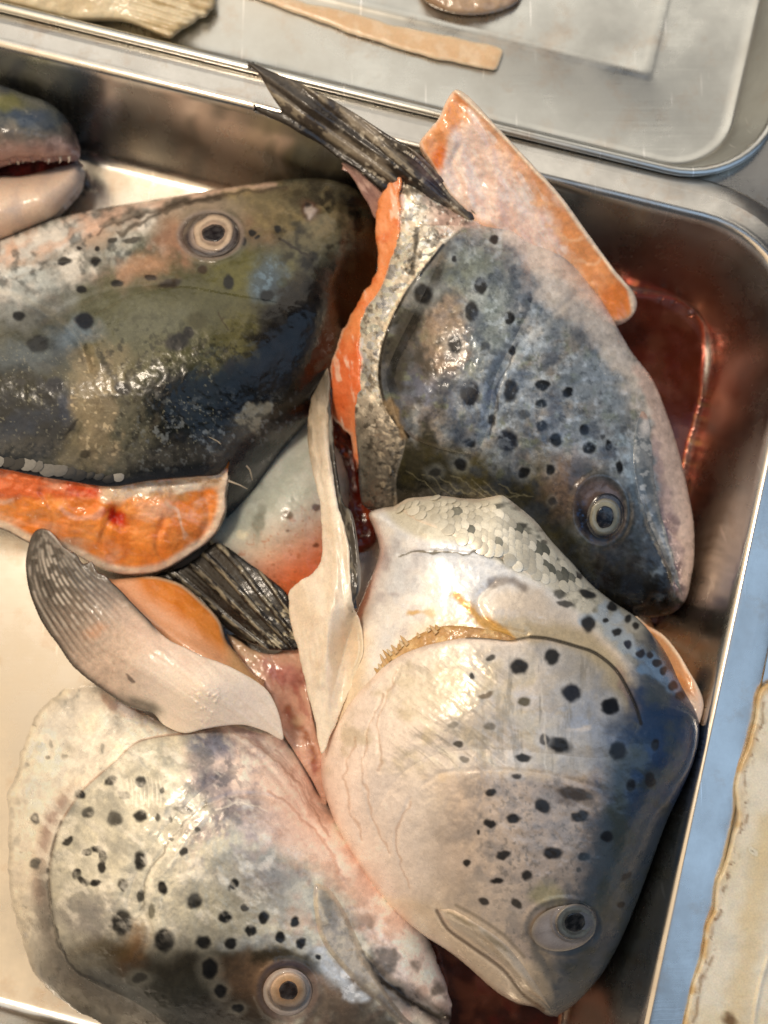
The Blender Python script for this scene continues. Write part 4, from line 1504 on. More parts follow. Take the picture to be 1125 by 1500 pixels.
# ================================================================== FISH HEAD, lower right (cream, scaled collar)
C_OUT = [(470, 1116), (473, 1085), (483, 1035), (500, 972), (519, 908), (534, 870), (553, 822), (556, 800), (548, 774), (541, 752), (560, 744), (578, 741), (597, 729), (620, 726), (644, 723), (679, 728), (705, 728),
         (737, 718), (757, 735), (788, 764), (807, 790), (839, 825), (862, 852), (896, 880), (934, 906), (971, 949), (1003, 1006), (1022, 1050), (1024, 1080), (1016, 1115), (1004, 1145), (976, 1205), (945, 1290), (915, 1365),
         (885, 1422), (854, 1460), (830, 1480), (812, 1489), (800, 1487), (784, 1476), (757, 1470), (726, 1452), (684, 1415), (653, 1391), (623, 1372), (580, 1336), (531, 1275), (495, 1214), (473, 1152)]
C = Fish(C_OUT, [(470, 1116, 56), (500, 960, 58), (553, 820, 62), (541, 752, 60), (600, 800, 74), (650, 730, 70), (737, 722, 72), (700, 850, 84), (800, 800, 72), (850, 845, 66), (800, 900, 82),
                 (934, 910, 58), (971, 949, 58), (1003, 1006, 63), (1022, 1050, 74), (1024, 1080, 76), (1016, 1115, 77), (1004, 1145, 75), (976, 1205, 69), (945, 1290, 63), (915, 1365, 57), (960, 1090, 88), (850, 1050, 92), (720, 1050, 100), (600, 1050, 90), (520, 1120, 72), (720, 1180, 100), (850, 1180, 90), (920, 1200, 84),
                 (600, 1200, 84), (540, 1270, 60), (700, 1320, 86), (830, 1350, 76), (870, 1350, 68), (640, 1370, 62), (720, 1440, 56), (810, 1480, 44), (885, 1422, 50), (854, 1460, 44)], 70, 16)
thC = thing('cut_salmon', 'cream coloured salmon head with silver scaled collar, snout pointing down, lower right', 'salmon head', 740, 1100, 0, 'salmon heads in the tray')


def paint_C(p):
    X, Y = p.X, p.Y
    p.C[:] = lin('dfd4c8')
    p.M[:] = .16
    p.nz(60, 'e8dccc', .45, .65, .7)
    # left belly: warm cream
    p.mix(sm(680, 560, X + .12 * (Y - 1100)), 'efe2d6')
    p.mix(sm(640, 500, X - .35 * (Y - 1150)) * .5, 'f0dccf')
    # grey towards the back
    p.mix(sm(740, 850, X + .06 * (Y - 1100)) * .85, 'a8a49c')
    p.mix(sm(850, 925, X + .10 * (Y - 1100)), '5d676f')
    p.mix(sm(900, 985, X + .25 * (Y - 1080)) * .9, '3b4654')
    p.nz(40, '33486a', .45, .62, .7, msk=sm(900, 960, X + .1 * (Y - 1080)) * sm(1240, 1130, Y))
    p.nz(34, '4c5552', .5, .64, .7, msk=sm(880, 940, X) * sm(1120, 1200, Y))
    p.nz(50, '8e96a2', .45, .62, .55, 1, 0, msk=sm(740, 800, X) * sm(930, 880, X))
    p.blob(850, 1040, 34, 34, '93a0b4', .8, .7)
    p.blob(890, 1100, 26, 90, '8a92a0', .8, .5)
    # brushed silver streaks on the gill cover
    g = sm(940, 980, Y) * sm(1150, 1110, Y)
    p.nz(7, 'f0e8d6', .5, .66, .75, 7, 38, msk=g * sm(780, 700, X) * sm(560, 620, X))
    p.nz(6, 'a69d90', .55, .68, .6, 7, 38, msk=g * sm(800, 700, X) * sm(560, 620, X))
    p.nz(30, 'c9bb9c', .5, .66, .6, msk=g * sm(860, 760, X))
    p.nz(9, '8a857a', .6, .7, .5, 6, 90, msk=g * sm(640, 760, X) * sm(900, 840, X))
    p.blob(640, 1010, 60, 40, 'e6dcc4', .8, .6)
    p.blob(700, 1060, 50, 40, 'b0a89c', .8, .5)
    # cheek
    ch = sm(1120, 1150, Y + .0 * X) * sm(600, 680, X)
    p.mix(ch * .7 * sm(900, 860, X), 'c4ad98')
    p.nz(40, 'a89c92', .45, .62, .7, msk=ch * sm(900, 850, X))
    p.nz(16, '8f8a88', .52, .66, .6, msk=ch * sm(640, 720, X) * sm(920, 860, X))
    p.nz(6, '77736e', .58, .68, .55, msk=ch * sm(660, 740, X))
    p.nz(30, 'd6bfa0', .4, .6, .6, msk=np.exp(-((Y - 1134 - 6 * np.sin(X / 31)) / 6) ** 2) * sm(600, 640, X) * sm(880, 850, X))
    p.blob(840, 1165, 30, 12, '6a5f58', .5, .75, 8)
    p.blob(690, 1330, 90, 40, 'd9c8b4', .9, .5)
    p.poly([(640, 1325), (700, 1345), (770, 1400), (830, 1440), (840, 1495), (760, 1480), (640, 1390), (560, 1320)], 'e4d0b6', 12, .85)
    p.blob(800, 1450, 40, 30, 'c2b096', .7, .7)
    p.blob(850, 1420, 34, 34, 'a8a090', .8, .7)
    p.blob(900, 1300, 26, 60, '9a9a6a', .8, .6, 8)
    p.blob(800, 1310, 22, 18, 'a8a070', .7, .6)
    p.blob(905, 1380, 26, 40, '8f9084', .8, .7, 20)
    p.mix(sm(930, 975, X + .42 * (Y - 1280)) * sm(1200, 1260, Y) * .9, '555a5a')
    # shoulder girdle above the gill opening
    top = np.interp(p.X0, [470, 508, 545, 583, 633, 683, 746, 777, 821, 871, 902, 921, 943, 960, 1030], [1110, 1037, 993, 962, 943, 934, 937, 933, 940, 956, 981, 1012, 1060, 1100, 1100]) - p.Y0
    u = sm(-1, 2, top) * sm(985, 915, p.X + .45 * (p.Y - 985))
    p.mix(u, 'f2efea')
    p.nz(40, 'd6dbe2', .45, .62, .8, msk=u * sm(540, 580, X) * sm(800, 740, X))
    p.mix(u * sm(560, 520, X - .0 * Y) * .9, 'e3cdae')
    p.mix(u * (1 - sm(12, 60, top)) * sm(560, 640, X) * .75, 'dcc09a')
    p.nz(26, 'b8b2b6', .5, .64, .7, msk=u * sm(530, 570, X) * sm(640, 580, X))
    p.band([(585, 812), (640, 808), (700, 812), (745, 818)], 1.3, '6c6248', .5, .8)
    p.blob(770, 890, 62, 26, 'dcccb8', .6, .85, 10)
    p.band([(722, 855), (745, 853), (770, 862)], 6, '8f8278', .8, .75)
    p.band([(735, 920), (800, 928), (860, 945), (900, 990), (925, 1030), (938, 1058)], 15, 'bfae8c', .7, .8)
    p.band([(905, 985), (930, 1030), (940, 1058)], 7, 'c2a08c', .7, .6)
    p.band([(668, 870), (690, 893), (715, 915), (745, 936)], 7, 'd09a3c', .6, .85)
    p.blob(603, 898, 10, 5, 'd2a85a', .5, .8, -30)
    p.blob(625, 895, 12, 7, 'd8b878', .6, .6)
    # scaled collar
    cm = Field([(560, 735), (640, 710), (740, 705), (830, 800), (880, 850), (980, 940), (1012, 1010), (990, 1020), (940, 985), (890, 940), (850, 900), (800, 860), (740, 830), (690, 800), (620, 790), (580, 770)])(p.X0, p.Y0)
    m = sm(-6, 8, cm) * u
    p.mix(m * sm(1000, 900, X + (Y - 850)) * .9, 'd8d2be')
    right = sm(830, 930, X)
    p.mix(m * right * .9, '66727e')
    p.mix(m * sm(930, 990, X) * .8, '35445c')
    p.nz(13, '4d5048', .62, .70, .8, 1.6, 20, msk=m * sm(640, 720, X))
    p.scales(m * (.35 + .65 * sm(850, 880, X)), 17, 15, 40, .55, .35, 'f2ecd6', .6, .35)
    p.spots([(730, 742, 9, 5, '77776c', .8, -15), (762, 771, 11, 5, '55564c', .9, -15), (726, 793, 9, 5, '77746a', .8, 20), (792, 807, 13, 5, '4a4c46', .95, 25), (797, 795, 5, 4, '3a3c38', .8), (824, 845, 8, 5, '4a4c46', .9), (668, 745, 7, 4, '77776c', .7),
             (845, 843, 9, 6, '2a3038', .9, 25), (860, 870, 14, 6, '1c2028', .95, 20), (820, 870, 9, 6, '5a5c56', .8, 15), (828, 884, 12, 5, '3a3a36', .85, 10), (684, 775, 4, 3, '66665c', .8), (800, 830, 7, 5, '66665c', .7)], '4a4c46')
    # spots
    p.spots([(761, 976, 13, 12, '1d1d20'), (808, 962, 11, 12, '26272a'), (837, 1015, 14, 13, '14203c'), (894, 1035, 12, 12, '141c30'), (906, 1100, 12, 13, '17233c'), (960, 1091, 6, 9, '1e2e50', .8), (924, 1150, 7, 10, '1a2840', .9),
             (952, 1142, 8, 11, '1a2a48', .85), (818, 1091, 19, 11, '1a1816', .96, 18), (797, 1083, 7, 8, '3a3632', .8), (766, 1110, 12, 6, '33322c'), (768, 1028, 10, 7, '7d7350', .9), (719, 964, 8, 4, '4a463e', .9, -30), (691, 991, 4, 4, '55504a'),
             (711, 1018, 12, 4, '9a8058', .8, -20), (717, 1064, 9, 6, '958a72', .7), (671, 1090, 7, 4.5, '4e463a', .9, 15), (680, 1112, 6, 4, '847a66', .7), (663, 1062, 8, 4, '8d8470', .6), (756, 1137, 8, 4, '3c342c', .9), (940, 1053, 4, 7, '1a2840', .8)], '1a1a1c', halo='c9ccd0')
    p.spots([(719, 1161, 8, 5), (752, 1199, 11, 7), (717, 1206, 9, 6), (700, 1218, 3.5, 4), (795, 1181, 12, 9, None, .95, 35), (849, 1196, 13, 8, None, .95, -8), (889, 1225, 9, 8), (810, 1250, 14, 9.5), (736.6, 1253, 11, 6, None, .95, -10),
             (855, 1254.6, 9, 6), (846, 1274, 4, 4, '55503c', .8), (685, 1264, 6, 5), (772, 1282.6, 9, 7, '37322c'), (729, 1291, 10, 5), (708.6, 1320, 8, 5.5, '2e2824', .9, 20), (758, 1323, 9, 6, '3f382c', .9, 45), (878.5, 1307, 7, 4, '6d6848', .8, 25),
             (918, 1283, 9, 4, '33383a', .8, -40), (909, 1325, 6, 4, '33383a', .8, -20), (875, 1373, 4, 6, '77664e', .8), (895, 1382, 6, 4, '3d4040', .8, -30), (873.6, 1411, 7, 3, '6c6a5c', .8, -15), (820.6, 1435.5, 4, 4.5, '33302a', .8),
             (950, 1204, 6, 9, '22303c', .7), (843, 1163, 26, 9, '3c332e', .8, 8)], '1e1a18', halo='b6aca4')
    p.band([(797, 990), (798, 1060), (801, 1130)], 1.2, 'd9d2c6', .6, .6)
    p.poly([(828, 1068), (845, 1064), (868, 1057), (869, 1065), (850, 1070), (830, 1072)], 'c4bcb4', 2, .85)
    # eye surroundings
    rr = np.hypot((p.X0 - 826) / 55, (p.Y0 - 1358) / 40)
    p.mix(np.exp(-((rr - .98) / .08) ** 2) * .55, '7d766a')
    p.H += .8 * np.exp(-((rr - 1.05) / .10) ** 2) - 1.2 * (1 - sm(.6, .95, rr))
    p.band([(786, 1385), (800, 1410), (812, 1440)], 7, '8d8474', .8, .7)
    p.ridge([(786, 1385), (800, 1410), (812, 1440)], 7, -1.2)
    # edges and folds
    p.mix((1 - sm(2, 10, p.D)) * sm(900, 700, X) * .4, 'e9cdb8')
    for q in ([(560, 1020), (535, 1090), (540, 1180), (570, 1250)], [(520, 1080), (505, 1150), (530, 1230)], [(600, 1170), (580, 1230), (600, 1300)], [(585, 980), (558, 1050), (556, 1130)]):
        p.ridge(q, 3, -.45)
        p.band(q, 1.6, 'c09878', .7, .4)
    p.ridge([(580, 745), (610, 800), (560, 900), (530, 960)], 18, -1.0)
    p.ridge([(585, 812), (640, 808), (745, 818)], 4, -.9)
    p.H += 2.2 * np.exp(-((p.X0 - 770) / 60) ** 2 - ((p.Y0 - 890) / 24) ** 2)
    p.ridge([(722, 855), (700, 880), (720, 915), (770, 930)], 6, -1.2)
    p.ridge([(620, 1150), (650, 1132), (720, 1128), (800, 1134), (880, 1155)], 4, -.35)
    p.rough(44, 1.0)
    p.rough(12, .35, 14)
    p.rough(6, .14, 9)
    p.rough(7, .35, 19, 6, 38, g * sm(780, 700, X))
    p.grain(5, .10)
    p.grain(18, .08, 9)
    fl = sm(868, 935, p.X + .30 * (p.Y - 1080) + 30 * p.N) * sm(905, 960, p.Y0 + .55 * (p.X0 - 900))
    p.mix(fl * .93, '3e4e5c')  # dark back colour with a bluish reflection painted in
    p.nz(30, '22406a', .45, .62, .8, msk=fl * sm(1240, 1120, p.Y0))
    p.nz(24, '3e463e', .52, .66, .6, msk=fl * sm(1060, 1130, p.Y0))
    p.band([(777, 933), (800, 935), (821, 940), (845, 947), (871, 956), (902, 981), (921, 1012), (932, 1036), (939, 1060)], 2.6, '23221f', .5, .85, raw=True)
    p.band([(683, 934), (715, 935), (746, 938), (777, 933)], 1.8, '3c372e', .6, .8, raw=True)
    for (x, y, r) in ((857, 908, 9), (886, 907, 11), (903, 926, 12), (918, 944, 11), (937, 957, 11), (956, 966, 9), (965, 978, 11), (975, 990, 10), (988, 1005, 10), (868, 905, 8), (925, 955, 8), (944, 980, 8), (885, 890, 8), (905, 903, 7)):
        p.blob(x, y, r * 1.15, r * 1.05, 'b4c2ce' if x < 930 else '6f90b4', .45, .85, 30, h=.5)
    p.spots([(887, 908, 5, 4), (904, 926, 7, 6), (920, 944, 5, 6, '1a2a50'), (938, 957, 6, 6, '12203e'), (951, 960, 6, 5, '12203e'), (962, 972, 7, 6, '12203e'), (972, 983, 5, 6, '12203e'), (896, 888, 8, 7), (920, 906, 6, 6),
             (862, 915, 10, 13, '2a2c30'), (932, 916, 5, 6), (985, 1005, 7, 7, '12203e'), (996, 1020, 7, 7, '12203e')], '0f1218')
    p.spots([(894, 1035, 12, 12), (906, 1100, 12, 13), (960, 1091, 6, 9), (924, 1150, 7, 10), (952, 1142, 8, 11), (889, 1225, 9, 8), (918, 1283, 9, 4, None, .8, -40), (909, 1325, 6, 4)], '0e1626')
    p.band([(640, 1334), (655, 1360), (688, 1385), (736, 1420), (765, 1455), (796, 1480)], 2.6, '6a5644', .7, .8, raw=True)
    p.ridge([(640, 1334), (655, 1360), (688, 1385), (736, 1420), (765, 1455), (796, 1480)], 4, -1.0)
    p.band([(668, 1326), (704, 1346), (739, 1371), (768, 1402)], 2.5, '8d7f6c', .8, .6, raw=True)
    p.tone(1.04, .14)
    p.R = np.clip(p.R + .02 + .16 * (fbm(p.X0, p.Y0, 30, 21) - .5), .2, .6)
    p.nz(60, None, .4, .6, .2, met=.4, msk=sm(560, 640, X) * sm(1500, 1200, Y))


patch('head_skin', C_OUT, C, paint_C, SKIN, thC, 1.5, BODY_SKIRT, 12, floor=.002, warp=4)
C_GILL = [(471, 1116), (474, 1100), (486, 1075), (508, 1037), (526, 1012), (545, 993), (563, 976), (583, 962), (607, 951), (633, 943), (683, 934), (715, 935), (746, 938), (777, 933), (800, 935), (821, 940), (845, 947), (871, 956), (888, 967),
          (902, 981), (913, 996), (921, 1012), (932, 1036), (938, 1058), (942, 1095), (935, 1140), (900, 1175), (800, 1170), (700, 1165), (640, 1185), (600, 1230), (575, 1310), (545, 1288), (531, 1275), (495, 1214), (473, 1152)]
gC = Field([(400, 1180), (440, 1050), (545, 850), (700, 800), (900, 850), (990, 1000), (960, 1080), (925, 1125), (880, 1140), (800, 1134), (720, 1128), (650, 1134), (605, 1160), (570, 1220), (540, 1270), (480, 1280)])
patch('gill_cover', C_GILL, lambda X, Y, D: C(X, Y) - .0012 + .0046 * sm(0, 90, gC(X, Y)), paint_C, SKIN, thC, 1.5, ((.0, -.8), (.5, -1.9), (2, -3)), 12, edge=10, edge_h=1.2, warp=4)


# comb of gill rakers under the gill cover
def paint_rk(p):
    p.C[:] = lin('d0ab7a')
    p.mix(sm(560, 640, p.X0) * .7, 'b98a50')
    p.nz(10, 'b08656', .5, .65, .8)
    p.nz(8, 'e6c48c', .55, .66, .7)
    p.R[:] = .3
    p.rough(7, .8)


RK = [(534, 1012), (548, 990), (556, 975), (566, 962), (578, 950), (594, 939), (612, 929), (634, 920), (660, 916), (690, 918), (715, 922), (740, 928), (758, 938), (740, 946), (690, 944), (640, 952), (590, 970), (555, 998), (540, 1018)]
rk = patch('gill_fringe', RK, lambda X, Y, D: C(X, Y) + .0009, paint_rk, FLESH, thC, 1.5, SHEET, 13, edge=8, edge_h=1.4)
rt = smooth(RK[1:12], False, 6)
for i in range(1, len(rt) - 2):
    a = rt[i] + RNG.rand(2) * 4 - 2
    if a[0] > 640 or RNG.rand() < .25:
        continue
    d = np.array([-.60 + .5 * (RNG.rand() - .5), -.78]) * (4 + 9 * RNG.rand()) * (1 if a[0] < 610 else .6)
    q = [(a - d * .6 + np.array([2, 3]), .0006), (a + d * .4, .0011), (a + d, .0004)]
    tube('gill_raker', np.array([unproj(v[0], v[1], C(np.array([v[0]]), np.array([v[1]]))[0] + h) for v, h in q]), .0009 + .0005 * RNG.rand(), FLESH, rk, ['d4b488', 'c8a470', 'dcc4a0'][i % 3], 6)

# upper jaw bone
CJ = [(640, 1331), (652, 1327), (668, 1330), (704, 1350), (739, 1375), (766, 1406), (786, 1434), (803, 1462), (818, 1489), (808, 1487), (792, 1470), (765, 1452), (736, 1418), (688, 1383), (655, 1358)]


def paint_Cj(p):
    paint_C(p)
    keep = p.C.copy()
    p.C[:] = lin('dccdb8')
    p.nz(14, 'cbb89e', .5, .64, .8, 4, 42)
    p.nz(8, '9a8c78', .58, .72, .5, 4, 42)
    p.band([(660, 1336), (700, 1358), (735, 1385), (756, 1402)], 4, '8f8168', .7, .7)
    p.rough(10, .6, 5, 5, 42)
    p.ridge([(655, 1345), (710, 1372), (760, 1425), (800, 1475)], 4, .9)
    w = sm(1, 12, p.D)[:, None]
    p.C = keep * (1 - w) + p.C * w
    p.H = p.H * w[:, 0]


patch('upper_jaw', CJ, lambda X, Y, D: C(X, Y) - .0010 + .0030 * sm(0, 13, D), paint_Cj, SKIN, thC, 1.4, ((0, -.9), (.8, -2.4)), 12, warp=4)
make_eye(thC, lambda X, Y: C(X, Y), 826, 1360, (48, 33), (30, 27), (17, 15), (842, 1351), dict(
    ball=[(0, '948c88'), (.6, 'a09894'), (.85, '968c86'), (1, '988c7c')],
    iris=[(0, '9a9284'), (.5, '8d8474'), (.62, '6f6858'), (.74, 'b4ab96'), (.86, '8a8276'), (1, '7d746c')],
    pupil=[(0, '2a2928'), (.85, '22211f'), (1, '4a463e')]), -12, .8)

# scales standing on the collar
collar = patch('scaled_collar', [(582, 742), (597, 731), (644, 725), (705, 730), (737, 721), (757, 738), (788, 767), (807, 793), (838, 828), (858, 852), (845, 868), (815, 858), (780, 848), (745, 826), (700, 806), (650, 780), (605, 762)],
               lambda X, Y, D: C(X, Y) + .0004, paint_C, SKIN, thC, 1.6, SHEET, 12, edge=10, edge_h=1.0, warp=4)
DARK = [(730, 742, 11, 7), (762, 771, 13, 7), (726, 793, 11, 7), (794, 803, 15, 8), (824, 845, 12, 8), (668, 745, 9, 5), (820, 870, 10, 7), (684, 775, 5, 4), (800, 830, 9, 6), (845, 843, 11, 8)]
cf = Field([(582, 742), (597, 731), (644, 725), (705, 730), (737, 721), (757, 738), (788, 767), (807, 793), (838, 828), (858, 852), (845, 868), (815, 858), (780, 848), (745, 826), (700, 806), (650, 780), (605, 762)])
ua, va = np.array([.80, .60]), np.array([-.60, .80])
for j in range(-4, 18):
    for i in range(-3, 28):
        q = np.array([588., 690.]) + ua * (12.5 * (i + .5 * (j % 2))) + va * (8.6 * j) + RNG.rand(2) * 2.6 - 1.3
        if cf(q[:1], q[1:])[0] < 2 or (q[0] < 640 and q[1] > 752 and RNG.rand() < .5):
            continue
        if RNG.rand() > .25 + cf(q[:1], q[1:])[0] / 14:
            continue
        dk = any(((q[0] - x) / a) ** 2 + ((q[1] - y) / b) ** 2 < 1 for x, y, a, b in DARK)
        put_scale(collar, C, q[0], q[1], -va[0] + .3 * ua[0], -va[1] + .3 * ua[1], .84, 1 if dk else 0)

# flesh on the far side of the collar
CF = [(930, 903), (934, 903), (948, 915), (972, 930), (993, 955), (1008, 980), (1024, 1008), (1031, 1030), (1028, 1050), (1022, 1062), (1000, 1030), (975, 985), (950, 940)]


def paint_Cf(p):
    p.C[:] = lin('e3a878')
    p.mix(sm(8, 2, p.D), 'edd0b4')
    p.nz(14, 'd98a44', .5, .64, .8, 3, 55)
    p.mix(sm(1000, 1030, p.Y0), 'dcc0ac')
    p.rough(9, 1.2, 4, 3, 55)
    p.R[:] = .28


patch('cut_flesh', CF, lambda X, Y, D: .036 + .022 * sm(940, 1025, X), paint_Cf, FLESH, thC, 1.5, ((0, -1), (2.8, -6), (10, -20), (14, -50)), 15, floor=.004, edge=6, edge_h=2)

# ventral fin / belly flap on the left of the cream head
FL = [(478, 528), (466, 556), (455, 590), (450, 640), (456, 680), (468, 735), (471, 775), (471, 812), (465, 832), (455, 842), (440, 850), (428, 860), (423, 872), (424, 905), (433, 940), (442, 975), (452, 1020), (462, 1060), (471, 1104),
      (486, 1074), (500, 1040), (514, 1008), (526, 975), (533, 940), (528, 912), (519, 893), (515, 870), (514, 842), (512, 814), (507, 780), (498, 750), (490, 705), (483, 660), (481, 600), (483, 560)]
zFl = rbf([(478, 528, 46), (455, 590, 46), (450, 640, 48), (470, 735, 54), (471, 812, 58), (425, 880, 52), (442, 975, 58), (471, 1104, 58), (500, 1040, 63), (530, 940, 63), (495, 980, 66), (512, 830, 66), (500, 750, 62), (482, 620, 52), (470, 900, 66)])


def paint_Fl(p):
    p.C[:] = lin('eadbc6')
    p.nz(30, 'f0e4d2', .45, .62, .7, 3, 80)
    p.mix(sm(720, 600, p.Y0) * .9, '9a8b76')
    p.nz(8, '6a5f4e', .48, .64, .8, 6, 82, msk=sm(740, 620, p.Y0))
    p.mix(sm(630, 560, p.Y0) * .8, '51483a')
    p.nz(16, 'd6c0a0', .5, .68, .35, 3, 80)
    p.blob(512, 895, 4, 14, '8d8272', .7, .6)
    p.mix(sm(484, 515, p.X0) * sm(890, 940, p.Y0) * .9, 'e8d4ba')
    ang = (p.X0 - 470 - .1 * (p.Y0 - 800))
    p.H += .06 * np.cos(ang * .75 + 6 * fbm(p.X0, p.Y0, 60, 4, 3)) * sm(.35, .6, fbm(p.X0, p.Y0, 40, 9, 2))
    p.ridge([(470, 620), (485, 740), (490, 860), (470, 1000)], 9, 1.5)
    p.rough(40, 1.6, 3, 3, 80)
    p.rough(9, .12, 6)
    p.grain(8, .14)
    p.R[:] = .34


def zFlap(X, Y, D=None):
    w = sm(478, 524, X) * sm(885, 950, Y)
    return zFl(X, Y) * (1 - w) + (C(X, Y) + .0004) * w


flap = patch('belly_fin', FL, zFlap, paint_Fl, FAT, thC, 1.5, ((.0, -.6), (.6, -1.4), (2.5, -2)), 16, edge=5, edge_h=.9, wob=2, wobs=16)


def paint_blk(p):
    p.C[:] = lin('211d19')
    p.nz(9, '6f6a5e', .54, .66, .8, 3, 80)
    p.mix(sm(0, 4, p.X0 - np.interp(p.Y0, [560, 640, 700, 750, 780, 870, 900], [488, 490, 498, 512, 519, 524, 520])) * .8, '8d857a')
    p.rough(9, 1.0, 3, 3, 80)
    p.R[:] = .35


patch('fin_edge', [(480, 548), (486, 600), (489, 640), (492, 671), (496, 702), (503, 736), (515, 750), (522, 780), (526, 814), (529, 842), (527, 866), (520, 880), (516, 898), (512, 880), (511, 842), (509, 814), (504, 780), (495, 752), (487, 705), (479, 660), (477, 600)],
      lambda X, Y, D: zFl(X, Y) - .0005, paint_blk, FIN, flap, 1.3, SHEET, 17, edge=5, edge_h=1.6)

# ================================================================== FISH HEAD, lower left
E_OUT = [(100, 1008), (91, 1012), (69, 1029), (51, 1051), (40, 1077), (29, 1109), (21, 1141), (12, 1160), (11, 1179), (13, 1200), (12, 1224), (14, 1252), (12, 1279), (17, 1324), (26, 1356), (35, 1388), (50, 1428), (80, 1458), (114, 1483), (149, 1498),
         (220, 1530), (350, 1560), (500, 1570), (620, 1540), (656, 1502), (661, 1477), (656, 1451), (644, 1419), (628, 1378), (605, 1330), (575, 1290), (538, 1240), (500, 1200), (468, 1164), (448, 1124), (423, 1090), (405, 1075), (378, 1068), (328, 1060), (274, 1066),
         (254, 1066), (219, 1052), (189, 1030), (149, 1005)]
Eh = Fish(E_OUT, [(100, 1010, 40), (150, 1010, 48), (60, 1045, 36), (15, 1180, 34), (14, 1280, 34), (36, 1390, 34), (120, 1485, 34), (220, 1060, 62), (330, 1065, 62), (420, 1085, 50), (470, 1170, 44), (100, 1150, 60), (100, 1300, 66), (200, 1200, 80), (300, 1200, 84), (400, 1180, 72),
                  (200, 1350, 80), (320, 1350, 82), (130, 1420, 60), (240, 1480, 62), (400, 1320, 76), (421, 1453, 68), (480, 1280, 62), (540, 1290, 46), (600, 1350, 44), (640, 1420, 40), (540, 1420, 58), (655, 1480, 34), (560, 1520, 50), (300, 1540, 40)], 60, 14)
thE = thing('cut_salmon', 'pale grey spotted salmon head with a smooth grey fin, at the lower left', 'salmon head', 300, 1300, 0, 'salmon heads in the tray')


